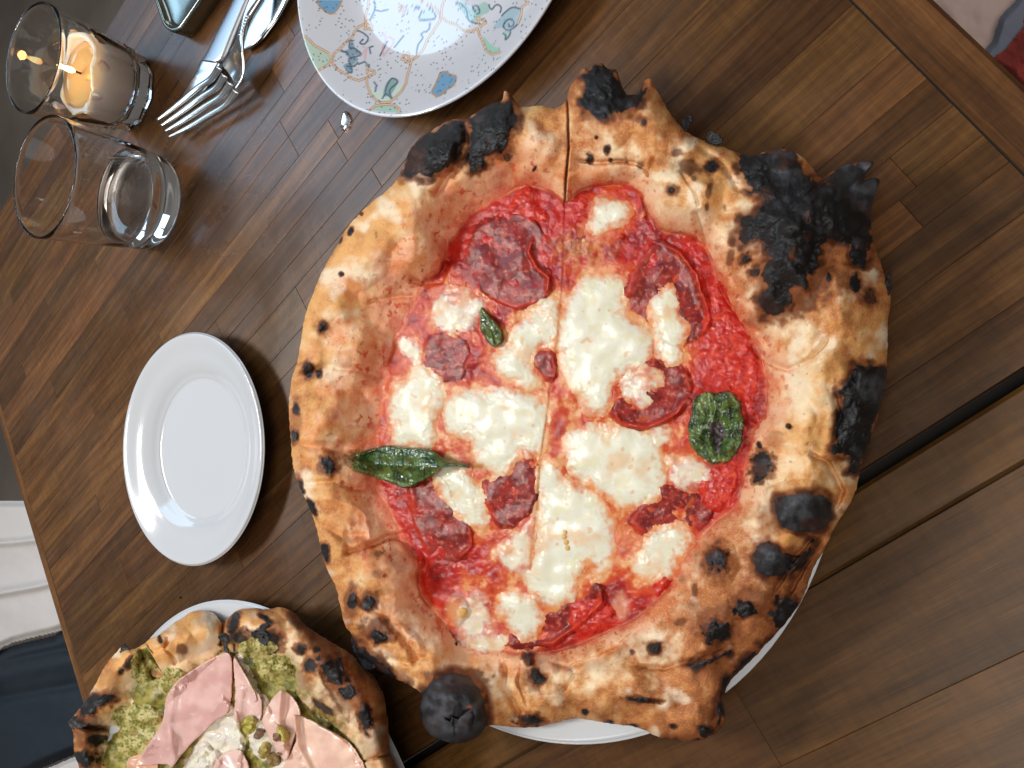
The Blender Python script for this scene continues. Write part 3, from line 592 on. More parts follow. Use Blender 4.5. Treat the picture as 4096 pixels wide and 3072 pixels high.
TOAST = [(0,.30),(18,.40),(38,.95),(60,.98),(80,.62),(100,.55),(115,.38),(140,.48),(160,.34),(180,.34),(200,.28),(220,.12),(240,.18),(262,.36),(272,.75),(290,.60),(305,.35),(320,1.0),(335,.8),(348,.35)]
def crustcol1(u, v, cf):
    th, rho, t, ro, ri = A.polar(u, v)
    toast = per(TOAST, th)
    left = sm(-.25, .25, -np.cos(th)) * sm(1.1, .6, np.sin(th)) # orange, sauce-stained far side
    st = sm(.20, -.02, t + .10 * fbm(u, v, 26, 3, 77)) * .9
    dist_in = (rho - ri)
    st = np.maximum(st, .74 * left * sm(.95, .1, t + .6 * fbm(u, v, 60, 3, 78)))
    st = np.maximum(st, (.45 + .5 * left + .35 * (np.abs(u - 1640) < 120) * sm(640, 720, v) * sm(1050, 980, v)) * sm(80, 0, dist_in + 34 * fbm(u, v, 34, 3, 79)))
    r3 = (np.abs(u - 1660) < 80) & (np.abs(v - 960) < 200); st = np.maximum(st, .7 * sm(1, .3, np.hypot((u - 1650) / 60, (v - 950) / 110)) * sm(-.25, .2, fbm(u, v, 22, 3, 80)))
    fv1 = fbm(u, v * .8, 14, 3, 81); fl = sm(.20, .29, fv1 + .08 * fbm(u, v, 60, 2, 82)) * sm(1.0, .15, t) * np.maximum(left, sm(.35, 0, t)) * (.35 + .65 * sm(-.1, .25, fbm(u, v, 80, 2, 83)))
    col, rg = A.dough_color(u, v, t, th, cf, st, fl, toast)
    for ln_, w_c, _h in crk:
        d, al = ldist(ln_, u + 9 * fbm(u, v, 16, 3, 5), v + 9 * fbm(u, v, 14, 3, 15)); col = mix(col, lin(14, 11, 10), np.exp(-(d / w_c) ** 2) * .75)
    hb = sm(1, .7, np.hypot((u - 1702) / 24, (v - 1164) / 13) + .2 * fbm(u, v, 14, 2, 6)); col = mix(col, lin(206, 146, 84), hb)
    hb = sm(1, .6, np.hypot((u - 1014) / 8, (v - 1528) / 4) + .3 * fbm(u, v, 9, 2, 6)); col = mix(col, lin(150, 70, 36), hb)
    # cut line tinted brown
    d, al = ldist(cut1[0][0], u, v); col = mix(col, lin(150, 96, 60), np.exp(-(d / 2.4) ** 2) * .7)
    rg = rg - .22 * st * (1 - cf[0])
    return col, np.clip(rg, .3, .9)
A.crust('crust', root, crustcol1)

cheese1 = {
 'a': [(1262,605),(1300,598),(1338,608),(1350,640),(1345,668),(1368,692),(1402,712),(1410,742),(1400,772),(1380,792),(1350,802),(1322,832),(1310,878),(1280,893),(1252,860),(1228,822),(1216,780),(1208,738),(1212,690),(1238,640)],
 'b': [(1195,650),(1204,690),(1196,742),(1160,752),(1140,790),(1158,822),(1150,838),(1102,822),(1072,790),(1090,740),(1122,702),(1152,672)],
 'c': [(1425,632),(1450,626),(1466,650),(1460,680),(1478,702),(1475,750),(1458,785),(1422,762),(1406,702),(1410,660)],
 'd': [(1025,850),(1080,842),(1130,852),(1180,872),(1178,930),(1165,975),(1122,982),(1095,1020),(1062,1030),(1032,990),(1012,942),(975,935),(960,890),(985,850)],
 'e': [(905,795),(948,815),(955,858),(940,900),(930,955),(890,965),(848,950),(852,910),(840,860),(860,832),(890,815)],
 'f': [(1240,932),(1300,922),(1380,927),(1420,962),(1430,1000),(1430,1050),(1398,1090),(1350,1094),(1300,1060),(1252,1038),(1226,1000),(1226,955)],
 'g': [(1172,1000),(1230,1042),(1290,1077),(1312,1110),(1325,1160),(1316,1215),(1292,1235),(1268,1205),(1245,1240),(1232,1290),(1192,1310),(1152,1290),(1138,1240),(1152,1180),(1162,1100)],
 'h': [(960,1003),(1000,1010),(1020,1040),(1044,1080),(1044,1128),(1020,1138),(982,1108),(948,1050),(946,1018)],
 'i': [(1402,1157),(1440,1137),(1474,1142),(1488,1165),(1470,1198),(1455,1230),(1420,1250),(1378,1238),(1367,1212),(1392,1190)],
 'j': [(1285,442),(1320,432),(1356,446),(1352,475),(1330,485),(1292,500),(1272,482)],
 'k': [(1085,1292),(1128,1287),(1162,1312),(1162,1358),(1135,1378),(1102,1360),(1082,1322)]}
smear1 = {
 'l': [(1020,1270),(1050,1290),(1058,1340),(1096,1385),(1060,1405),(1000,1388),(980,1350),(1000,1310)],
 'm': [(1118,1150),(1150,1120),(1155,1170),(1138,1250),(1102,1232),(1072,1200),(1092,1165)],
 'n': [(1440,992),(1480,982),(1528,1010),(1528,1040),(1490,1058),(1450,1032)],
 'o': [(1396,926),(1430,916),(1453,932),(1438,958),(1410,963)],
 'p': [(950,632),(1000,622),(1038,650),(1028,700),(980,718),(942,700)],
 'q': [(1352,790),(1405,792),(1428,815),(1412,850),(1388,880),(1362,868),(1345,840)],
 'r': [(865,737),(888,730),(904,758),(914,788),(898,788),(880,772),(868,758)],
}
salami1 = {
 'a': [(1040,482),(1100,468),(1165,490),(1172,560),(1190,602),(1176,650),(1112,665),(1062,642),(1022,600),(1010,545)],
 'b': [(1420,522),(1480,558),(1512,620),(1535,688),(1502,738),(1452,742),(1402,702),(1352,652),(1364,600)],
 'c': [(940,722),(1000,732),(1010,770),(1000,820),(960,828),(920,802),(915,757)],
 'd': [(1152,770),(1188,760),(1200,800),(1190,822),(1162,802)],
 'e': [(1372,790),(1440,780),(1480,800),(1490,860),(1452,902),(1380,930),(1332,910),(1322,882),(1362,840)],
 'f': [(1107,985),(1140,977),(1164,1010),(1160,1070),(1130,1118),(1082,1138),(1047,1080),(1042,1042),(1080,1030)],
 'g': [(885,1032),(950,1027),(975,1080),(1008,1130),(1018,1180),(985,1213),(932,1200),(897,1140)],
 'h': [(1440,1052),(1510,1070),(1538,1100),(1510,1138),(1470,1135),(1402,1158),(1362,1130),(1382,1100)],
 'i': [(1172,1342),(1260,1292),(1290,1262),(1302,1300),(1252,1350),(1192,1392),(1112,1398),(1082,1372),(1150,1383)]}
allch = list(cheese1.values()) + list(smear1.values())
def near_cheese(u, v, r):
    out = np.zeros(u.shape)
    for i, p in enumerate(allch):
        pa = np.array(p); m_ = (u > pa[:, 0].min() - 60) & (u < pa[:, 0].max() + 60) & (v > pa[:, 1].min() - 60) & (v < pa[:, 1].max() + 60)
        if not m_.any(): continue
        d = sdist(p, u[m_], v[m_]) + 6; out[m_] = np.maximum(out[m_], sm(-r, 4, d) * (.8 if i >= len(cheese1) else 1))
    return out
def saucecol(u, v, sd):
    th, rho, t, ro, ri = A.polar(u, v)
    n1 = fbm(u, v, 60, 4, 101); n2 = fbm(u, v, 18, 3, 102); n3 = fbm(u, v, 5, 2, 103); n4 = fbm(u + 200, v, 34, 4, 104)
    deep, red, orr, peach, pink = lin(142, 17, 12), lin(184, 30, 17), lin(196, 70, 26), lin(218, 142, 84), lin(222, 170, 122)
    col = mix(deep, red, sm(-.4, .25, n1 + n2 * .4)); col = mix(col, lin(192, 40, 22), sm(.1, .5, n2) * .6)
    nc = near_cheese(u, v, 60) ; ctr = sm(560, 250, np.hypot(u - 1200, (v - 940) * .85))
    k = np.clip(nc * .95 + n2 * .22 + n4 * .8 + n1 * .5 + .12 * ctr - .12, 0, 1) * (.45 + .55 * ctr)
    col = mix(col, orr, sm(.15, .6, k)); col = mix(col, peach, sm(.58, 1.05, k + n3 * .08 + n2 * .15)); col = mix(col, pink, sm(.85, 1.2, k + n2 * .4) * .8)
    # bare wet dough at the top of the cut
    bd = sm(1, .3, np.hypot((u - 1260) / 95, (v - 540) / 60) + .3 * n4) ; col = mix(col, lin(198, 122, 66), bd * .8 * sm(-.3, .2, n2)); col = mix(col, lin(150, 92, 30), bd * sm(.05, .35, n4) * .6)
    bd = sm(1, .3, np.hypot((u - 1360) / 60, (v - 1150) / 60) + .3 * n4); col = mix(col, lin(206, 110, 58), bd * .8)
    bd = sm(1, .3, np.hypot((u - 985) / 30, (v - 1320) / 40) + .3 * n4); col = mix(col, lin(206, 150, 100), bd * .8)
    bd = sm(1, .3, np.hypot((u - 1340) / 30, (v - 1310) / 40) + .3 * n4); col = mix(col, lin(208, 140, 110), bd * .8)
    bd = sm(1, .25, np.hypot((u - 1080) / 120, (v - 1395) / 26) + .3 * n4); col = mix(col, lin(222, 186, 140), bd * .9)
    # thin smears of sauce near the rim let the dough through
    col = mix(col, lin(222, 132, 92), sm(12, -1, sd) * .6)
    d, al = ldist(cut1[0][0], u, v); col = mix(col, lin(150, 60, 26), np.exp(-(d / 2.5) ** 2) * .35)
    col = col * (1 + .10 * n3[..., None] * (1 - .7 * k[..., None]))
    return col, .42 + .12 * n2 + .08 * sm(.3, .9, k)
def sauceextra(u, v, sd):
    w = sm(0, 10, sd)
    th, rho, t, ro, ri = A.polar(u, v)
    smooth_ = near_cheese(u, v, 30)
    return w * ((.0008 * fbm(u, v, 26, 3, 111) + .0003 * sm(.6, .1, worley(u, v, 20, 4)) * sm(-.1, .4, fbm(u, v, 50, 2, 7)) + .00019 * fbm(u, v, 10, 2, 112)) * (1 - .85 * smooth_) + .0008 * fbm(u, v, 60, 2, 113) * (1 - .6 * smooth_))
SA = [(1222,430),(1238,418),(1262,404),(1310,395),(1352,398),(1385,415),(1400,452),(1428,490),(1482,504),(1518,524),(1540,562),(1556,612),(1580,655),(1608,700),(1638,750),(1655,800),(1660,850),(1655,900),(1628,938),(1616,1000),(1604,1055),(1590,1092),(1550,1124),(1512,1163),(1480,1204),(1455,1264),(1408,1310),(1370,1340),(1295,1376),(1230,1402),(1160,1414),(1080,1400),(1000,1385),(965,1348),(928,1305),(903,1268),(902,1225),(885,1190),(858,1135),(832,1085),(812,1040),(822,1000),(812,950),(820,885),(830,820),(840,765),(858,720),(880,680),(900,640),(930,600),(955,560),(962,528),(985,495),(1010,465),(1042,444),(1080,425),(1118,402),(1170,402),(1205,422)]
sauce = A.patch('tomato_sauce', SA, M['sauce'], root, .0007, 14, saucecol, edge=6, ew=30, wob=.0002, extra=sauceextra, seed=1)

def ridge(line, w, h):
    def f(u, v, sd):
        d, al = ldist(line, u, v); return h * np.exp(-(d / w) ** 2) * sm(0, .15, al) * sm(1, .85, al)
    return f
sal_ridge = {'a': [([(1152,505),(1142,545),(1160,580),(1185,600),(1180,645)],4,.0035),([(1060,640),(1112,664),(1170,648)],6,.0007)], 'b': [([(1425,522),(1470,545),(1505,590),(1522,650),(1532,690),(1505,736)],6,.0045),([(1420,525),(1370,585),(1353,650)],6,.0009)],
 'd': [([(1192,768),(1200,800),(1194,820)],4,.002)], 'e': [([(1486,850),(1462,895),(1400,925),(1340,915),(1325,885)],6,.0042),([(1480,800),(1492,850)],5,.002)], 'f': [([(1045,1040),(1048,1085),(1080,1135)],6,.0006)],
 'g': [([(886,1035),(898,1140),(932,1198)],6,.0009),([(1012,1125),(1020,1180),(985,1210)],4,.0028)], 'h': [([(1380,1100),(1365,1130),(1400,1156)],6,.0006)], 'i': [([(1292,1266),(1300,1300),(1255,1345),(1195,1388),(1150,1392)],5,.0042)]}
for kx, (key, poly) in enumerate(salami1.items()):
    rs = sal_ridge.get(key, [])
    def ex(u, v, sd, rs=rs, kx=kx):
        z = .0009 * fbm(u, v, 50, 1, 200 + kx) + .00014 * fbm(u, v, 17, 2, 210 + kx)
        for (ln, w, h) in rs: z = z + ridge(ln, w * 1.3, h * .45)(u, v, sd)
        return z
    def sc(u, v, sd, rs=rs, kx=kx):
        n1 = fbm(u, v, 34, 3, 220 + kx); n2 = fbm(u, v, 10, 3, 221 + kx); n3 = fbm(u, v, 4, 2, 222 + kx)
        col = mix(lin(108, 20, 18), lin(152, 42, 34), sm(-.35, .4, n1 + n2 * .5)); col = mix(col, lin(188, 104, 84), sm(.24, .38, n2) * .7)
        sc_, sr_ = saucecol(u, v, np.full(u.shape, 40.)); col = mix(col, lin(186, 46, 28), sm(9, 2, sd) * .45 * sm(-.2, .4, n1)); col = mix(col, mix(sc_, lin(150, 34, 28), .4), sm(5 + 14 * n1, -2, sd) * .8)
        col = mix(col, lin(206, 92, 36), sm(.30, .5, fbm(u, v, 26, 3, 230 + kx)) * .5)
        for (ln, w, h) in rs:
            d, al = ldist(ln, u, v); col = mix(col, lin(190, 50, 24), np.exp(-(d / (w * 1.1)) ** 2) * .7 * sm(0, .2, al) * sm(1, .8, al))
        
        return col * (1 + .12 * n3[..., None]), .42 + .1 * n2
    A.patch('salami_slice', poly, M['salami'], root, .0008, 9, sc, edge=6, ew=30, grow=4, extra=ex, seed=20 + kx, soft=True)
# tomato lumps standing proud near the bottom
for kx, poly in enumerate([[(1240,1300),(1300,1298),(1335,1330),(1300,1362),(1240,1372)],[(1415,1250),(1448,1228),(1452,1262),(1420,1290)],[(1075,470),(1140,400),(1160,430),(1190,470),(1150,480),(1110,455)],[(1235,440),(1268,425),(1275,460),(1245,480)],[(1545,600),(1600,700),(1640,800),(1620,880),(1560,820),(1510,760)],[(1500,1040),(1580,1000),(1590,1060),(1540,1110)]]):
    def tc_(u, v, sd, kx=kx):
        n2 = fbm(u, v, 16, 3, 300 + kx); return mix(lin(176, 26, 16), lin(204, 58, 34), sm(-.3, .4, n2)) * (1 + .12 * fbm(u, v, 4, 2, 9)[..., None]), .3 + .1 * n2
    A.patch('tomato_pulp', poly, M['sauce'], root, .0013, 20, tc_, edge=7, ew=30, wob=.0006, ww=26, seed=30 + kx, extra=lambda u, v, sd: .00035 * sm(.6, .1, worley(u, v, 15, 6)) * sm(0, 8, sd))

def cheese_col(thin, kx):
    def f(u, v, sd):
        n1 = fbm(u, v, 50, 3, 400 + kx); n2 = fbm(u, v, 16, 3, 401 + kx); n3 = fbm(u, v, 4, 2, 402)
        col = mix(lin(220, 217, 194), lin(226, 225, 210), sm(-.3, .3, n1)); col = mix(col, lin(216, 206, 156), sm(.10, .40, n1 + n2 * .4) * .5)
        sp = sm(.42, .56, fbm(u, v, 22, 2, 410 + kx)); col = mix(col, lin(208, 138, 66), sp * .45)
        ol = sm(.10, .42, fbm(u, v, 80, 4, 420)); col = mix(col, lin(224, 158, 86), ol * .42)
        pore = sm(.40, .52, fbm(u, v, 5, 2, 430)); col = mix(col, lin(186, 166, 116), pore * .16)
        sc_, sr_ = saucecol(u, v, np.full(u.shape, 40.))
        if thin:
            k = sm(-.30, .25, n1 * .9 + .35 * n2 + .12 * n3); col = mix(sc_, col, (.25 + .65 * k) * sm(0, 16, sd + 6 * n2))
        else:
            k = sm(-2, 26, sd + 16 * n2 + 10 * n1); col = mix(mix(sc_, lin(224, 150, 84), .45), col, k)
        d, al = ldist(cut1[0][0], u, v); col = mix(col, lin(214, 160, 90), np.exp(-(d / 2.2) ** 2) * .5)
        return col, .40 + .08 * n2
    return f
for kx, (key, poly) in enumerate(cheese1.items()):
    A.patch('mozzarella', poly, M['cheese'], root, .0017, 44, cheese_col(False, kx), edge=9, ew=44, grow=10, add='c', wob=.0005, ww=110, seed=50 + kx, soft=True,
            extra=lambda u, v, sd, kx=kx: sm(0, 14, sd) * (.0005 * fbm(u, v, 100, 1, 450 + kx) + .00003 * fbm(u, v, 26, 1, 451) - .0006 * np.exp(-(ldist(cut1[0][0], u, v)[0] / 2.6) ** 2)))
for kx, (key, poly) in enumerate(smear1.items()):
    A.patch('melted_mozzarella', poly, M['cheese'], root, .0008, 26, cheese_col(True, kx), edge=9, ew=30, grow=8, add='c', wob=.0003, ww=60, seed=80 + kx, soft=True, extra=lambda u, v, sd: sm(0, 12, sd) * .0003 * fbm(u, v, 24, 2, 9))
# browned bubbles in the cheese
for kx, (x, y, r) in enumerate([(1219,1160,6),(1223,1172,6),(1226,1184,6),(1221,1150,5),(1262,520,5),(1000,1324,12)]):
    poly = [(x + r * math.cos(a), y + r * math.sin(a) * 1.05) for a in np.linspace(0, 6.283, 9)[:-1]]
    A.patch('bubble', poly, M['cheese'], root, .0009, 4, lambda u, v, sd: (mix(lin(214, 168, 96) + 0 * u[..., None], lin(226, 200, 150), sm(3, 0, sd)), .2 + 0 * u), edge=.6, ew=9, wob=0, seed=95 + kx, add=False, over=True, step=1.2)

# basil ------------------------------------------------------------------
def leaf(poly, rib, z_extra, tone, seed, und=None):
    def ex(u, v, sd):
        d, al = ldist(rib, u, v)
        return z_extra(u, v, sd) - .0005 * np.exp(-(d / 3) ** 2) + .0010 * fbm(u, v, 26, 3, seed) + .0004 * fbm(u, v, 6, 2, seed + 1)
    def lc(u, v, sd):
        d, al = ldist(rib, u, v); n1 = fbm(u, v, 20, 3, seed + 2); n2 = fbm(u, v, 7, 2, seed + 3)
        side = np.abs(np.mod(al * 9 + d / 26, 1) - .5)
        col = mix(lin(*tone[0]), lin(*tone[1]), sm(-.4, .4, n1 + n2 * .4)); col = mix(col, lin(*tone[2]), (np.exp(-(d / 1.8) ** 2) * .6 + .18 * sm(.10, .0, side) * sm(18, 4, d)) )
        col = mix(col, lin(tone[1][0] + 44, tone[1][1] + 36, tone[1][2] + 30), sm(.08, .45, fbm(u, v, 30, 2, seed + 6)) * .55); col = mix(col, lin(150, 70, 30), sm(.36, .5, n1) * .25)
        return col * (1 + .15 * n2[..., None]), .30 + .1 * n1
    return A.patch('basil_leaf', poly, M['leaf'], root, .0015, 4, lc, edge=4 if seed == 520 else 1.6, ew=16, extra=ex, seed=seed, step=1.3, over=True)
g1 = ((34, 58, 22), (66, 98, 38), (128, 150, 90))
leaf([(754,993),(758,984),(790,976),(832,962),(866,966),(905,968),(938,976),(962,992),(1000,1000),(1012,1010),(985,1008),(955,1010),(938,1026),(918,1036),(880,1054),(852,1046),(818,1034),(784,1022),(762,1014),(760,1006),(774,1001)], [(762,1012),(800,1022),(850,1038),(885,1050)], lambda u, v, sd: .0038 + .0042 * np.exp(-((v - 1002 - (u - 760) * .02) / 16) ** 2) + .0018 * sm(940, 780, u), g1, 500)['label'] = 'long dark basil leaf reaching onto the crust'
leaf([(1040,665),(1052,676),(1075,700),(1085,720),(1086,738),(1070,750),(1055,742),(1040,715),(1036,690)], [(1042,672),(1062,705),(1072,740)], lambda u, v, sd: .0020 + .0012 * np.exp(-((u - 1062) / 9) ** 2), ((26, 40, 16), (74, 96, 32), (120, 140, 80)), 510)['label'] = 'small wet basil leaf'
rx_, ry_ = 1548., 925.
def roll(u, v, sd):
    z = .0010 + .0016 * fbm(u, v, 30, 2, 77)
    for ln, w, h in (([(1512,868),(1520,905),(1512,950),(1522,985)],8,.0036), ([(1538,852),(1546,885),(1534,918),(1530,950),(1544,992)],6,.0046), ([(1566,852),(1574,885),(1568,915)],7,.0030), ([(1592,870),(1594,915),(1582,955),(1556,992)],10,.0042), ([(1496,900),(1525,915)],5,.0016), ([(1494,945),(1522,952)],5,.0016), ([(1556,848),(1556,880)],4,.0014)):
        d, al = ldist(ln, u + 5 * fbm(u, v, 22, 2, 78), v); z = z + .42 * h * np.exp(-(d / w) ** 2) * sm(-.1, .25, al) * sm(1.1, .75, al)
    return z - .0012 * sm(1, .4, np.hypot((u - 1552) / 15, (v - 940) / 34))
lf = leaf([(1506,856),(1530,846),(1548,850),(1566,844),(1582,850),(1596,866),(1604,895),(1606,925),(1600,965),(1580,992),(1545,1002),(1510,985),(1490,955),(1486,925),(1492,900),(1496,875)], [(1530,850),(1536,900),(1545,940),(1552,990)], roll, ((30, 48, 20), (78, 104, 44), (150, 160, 110)), 520)
lf['label'] = 'curled green basil leaf'
A.patch('leaf_hole_shade', [(1532,918),(1548,912),(1562,922),(1566,940),(1556,962),(1549,984),(1543,956),(1534,938)], M['leaf'], root, .0002, 5, lambda u, v, sd: (mix(lin(40, 30, 34), lin(92, 84, 86), sm(-.2, .4, fbm(u, v, 14, 2, 5))), .35 + 0 * u), edge=1.5, ew=10, seed=530, step=1.2, over=True, under=lambda u, v, z, sd: z + .0003)  # dark patch laid on the leaf, standing in for its shaded hole

# burnt flakes curling off the rim -----------------------------------------
def flake(parent, pz, poly, z0, dz, seed, grey=False, name='burnt_flake'):
    """poly in picture units, z from z0 to z0+dz along (ax) axis"""
    poly_s = smooth_poly(poly, 3); x0, y0 = poly_s.min(0) - 3; x1, y1 = poly_s.max(0) + 3
    gu = np.arange(x0, x1, 2.0); gv = np.arange(y0, y1, 2.0); u, v = np.meshgrid(gu, gv, indexing='ij')
    sd = sdist(poly_s, u, v) + 2.4 * fbm(u, v, 11, 3, seed)
    cx, cy = poly_s.mean(0); R_ = max(x1 - x0, y1 - y0) / 2
    dd = np.hypot(u - cx, v - cy) / R_
    z = z0 + dz * ((u - x0) / (x1 - x0) * .4 + dd ** 2 * .6) + .0012 * fbm(u, v, 16, 3, seed + 1) + .0004 * fbm(u, v, 5, 2, seed + 2)
    n = fbm(u, v, 20, 3, seed + 3); col = mix(lin(20, 20, 21), lin(70, 70, 74) if grey else lin(38, 36, 36), sm(-.3, .5, n))
    ca = np.concatenate([col, (.45 + .1 * n)[..., None]], -1); f = grid_faces(len(gu), len(gv)); f = f[(sd > 0).ravel()[f].all(1)]
    used = np.unique(f); rm = np.zeros(u.size, int); rm[used] = np.arange(len(used))
    o = mesh_obj(name, F(u, v, z).reshape(-1, 3)[used], face_up(F(u, v, z).reshape(-1, 3)[used], rm[f]), M['char'], parent, ca.reshape(-1, 4)[used])
    so = o.modifiers.new('thickness', 'SOLIDIFY'); so.thickness = .0007; so.offset = -1
    return o
flake(root, A, [(1470,268),(1478,254),(1494,250),(1490,272),(1480,284)], .030, .004, 604)
flake(root, A, [(1524,300),(1536,284),(1552,290),(1562,306),(1546,314)], .028, .003, 606)
flake(root, A, [(1905,640),(1912,600),(1922,588),(1926,610),(1916,640)], .026, .003, 612)
flake(root, A, [(760,1352),(770,1372),(786,1392),(800,1418),(812,1440),(790,1448),(768,1420),(758,1390)], .024, .010, 614)
# crackled shell of the big burnt bubble
# ================================================================== the mortadella pizza
OUT2 = [(158,1582),(146,1562),(156,1550),(172,1530),(188,1508),(208,1474),(228,1437),(249,1412),(266,1395),(280,1404),(300,1398),(324,1380),(344,1371),(374,1348),(403,1329),(427,1318),(461,1324),(472,1338),(482,1346),(494,1333),(515,1318),(540,1314),(581,1316),(606,1311),(635,1325),(664,1354),(706,1383),(760,1414),(776,1435),(805,1458),(824,1491),(832,1524),(838,1566),(840,1624),(849,1645),(862,1675),(890,1750),(895,1850),(870,1980),(780,2080),(600,2150),(400,2130),(250,2050),(170,1950),(130,1850),(138,1750),(160,1690),(170,1659),(160,1625)]
IN2 = [(256,1575),(278,1540),(286,1500),(302,1470),(304,1430),(325,1415),(344,1440),(352,1474),(395,1478),(432,1455),(464,1425),(484,1400),(506,1392),(530,1400),(560,1425),(620,1432),(640,1450),(640,1500),(680,1540),(730,1580),(768,1625),(790,1680),(810,1780),(790,1900),(700,2000),(560,2050),(400,2030),(280,1960),(220,1850),(215,1750),(225,1660),(232,1600)]
B2 = Pizza((520,1750), OUT2, IN2,
  zpk=[(0,.040),(60,.038),(180,.038),(225,.038),(250,.037),(262,.031),(270,.034),(290,.042),(320,.046),(345,.044)],
  tp=[(0,.55),(90,.6),(180,.8),(230,.75),(270,.6),(320,.5)], ze=[(0,.028),(90,.028),(180,.030),(230,.030),(270,.026),(320,.028)], zin=.020,
  lumps=[(360,1400,60,45,-40,.004),(430,1370,50,40,-30,.004),(300,1440,44,40,-40,.003),(395,1450,30,26,0,.003),(560,1350,60,40,10,.004),(720,1480,70,90,-40,.005),(700,1400,60,40,40,.003),(790,1530,50,80,0,.003),(320,1500,70,40,-20,.003)],
  creases=[([(300,1395),(320,1440),(340,1470)],6,.003),([(318,1410),(350,1400),(372,1385)],5,.002),([(385,1440),(360,1400),(365,1370)],6,.003),([(660,1400),(650,1440),(655,1500)],6,.002),([(690,1440),(720,1500),(760,1560),(790,1600)],8,.004),([(660,1500),(700,1560),(760,1600),(800,1650)],7,.003)],
  chars=[(278,1434,16,9,-50,.95,0),(262,1450,8,6,-50,.95,0),(345,1378,5,12,-10,.7,0),(553,1370,7,10,0,.9,0),(650,1400,16,14,0,.95,.001),(683,1404,9,8,0,.9,0),(668,1440,18,20,0,.7,0),(722,1448,26,40,-40,.95,-.001),(752,1495,20,16,0,.9,0),(788,1548,16,30,-15,.95,.001),(574,1337,18,6,30,.95,0),(505,1350,12,28,15,1,0),(515,1385,28,24,0,1,-.003),(576,1385,34,28,20,1,-.003),(215,1512,40,14,5,.9,0),(700,1530,30,8,40,.9,0),(190,1530,26,16,-20,.9,0),(205,1600,26,12,0,.8,0),(185,1640,24,20,0,.9,0),(395,1405,0.1,0.1,0,0,0),(165,1560,18,12,0,1,0),(740,1380,10,6,40,.8,0)],
  cpolys=[], browns=[(395,1402,14,18,-40,.9),(372,1398,9,14,0,.5),(430,1330,20,20,0,.5),(235,1470,26,30,0,.5),(230,1500,50,20,0,.7),(700,1400,70,40,40,.7),(650,1480,30,50,0,.7),(750,1500,60,60,0,.7),(640,1340,40,20,30,.8),(600,1360,30,20,0,.6),(700,1560,50,30,40,.9),(190,1580,50,60,0,.8),(800,1600,30,60,0,.5)],
  cuts=[([(480,1300),(483,1345),(478,1390)],4,.010),([(745,1656),(780,1648),(800,1640),(850,1628)],3,.006),([(170,1566),(200,1572),(230,1572),(252,1578)],7,.010)], seed=40)
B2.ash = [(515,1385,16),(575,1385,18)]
rootb = empty('pizza', 'smaller pizza with green pesto, pink mortadella and white cream cheese, cut off by the corner', 'pizza', (-.3182, .4142, 0))
def pcol2(u, v, cf):
    th, rho, t, ro, ri = B2.polar(u, v)
    toast = per([(0,.6),(180,.5),(215,.35),(240,.2),(262,.3),(285,.55),(310,.6),(340,.55)], th)
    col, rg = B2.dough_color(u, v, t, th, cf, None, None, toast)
    n = fbm(u, v, 16, 3, 61); pe = sm(.30, -.05, t + .25 * fbm(u, v, 24, 3, 62)) * sm(-.35, .1, n)
    col = mix(col, mix(lin(120, 118, 36), lin(196, 184, 96), sm(-.2, .4, fbm(u, v, 8, 3, 63))), pe * .75 * (1 - cf[0]))
    return col, rg
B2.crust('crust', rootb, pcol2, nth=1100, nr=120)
def pesto_c(u, v, sd):
    n = fbm(u, v, 20, 3, 71); n2 = fbm(u, v, 6, 3, 72)
    col = mix(lin(96, 96, 30), lin(160, 150, 64), sm(-.35, .35, n + n2 * .3)); col = mix(col, lin(208, 190, 130), sm(.0, .4, fbm(u, v, 44, 3, 75)) * .75); col = mix(col, lin(52, 54, 20), sm(.24, .42, n2) * .5)
    return col * (1 + .2 * n2[..., None]), .42 + .15 * n2
B2.patch('pesto', IN2, M['pesto'], rootb, .0010, 10, pesto_c, edge=7, ew=20, wob=.001, ww=26, seed=700, extra=lambda u, v, sd: .0018 * sm(.65, .1, worley(u, v, 38, 2)) + .0005 * fbm(u, v, 14, 3, 4))
for kx, (x, y, rx, ry) in enumerate([(310,1440,28,40),(375,1472,34,30),(555,1400,44,20),(575,1440,30,34),(295,1548,60,26),(300,1600,50,40),(610,1440,22,26)]):
    poly = [(x + rx * math.cos(a), y + ry * math.sin(a)) for a in np.linspace(0, 6.283, 10)[:-1]]
    def pc(u, v, sd, kx=kx):
        n = fbm(u, v, 18, 3, 710 + kx); n2 = fbm(u, v, 5, 3, 712)
        col = mix(lin(198, 184, 118), lin(124, 124, 40), sm(-.3, .25, n + .5 * n2)); col = mix(col, lin(48, 52, 20), sm(.2, .42, n2) * .75); col = mix(col, lin(198, 134, 80), sm(.25, .45, n) * .5); return col, .5 + .1 * n2
    B2.patch('pesto_bubble', poly, M['pesto'], rootb, .0055, min(rx, ry) * .8, pc, edge=4, ew=20, wob=.001, ww=12, seed=720 + kx)
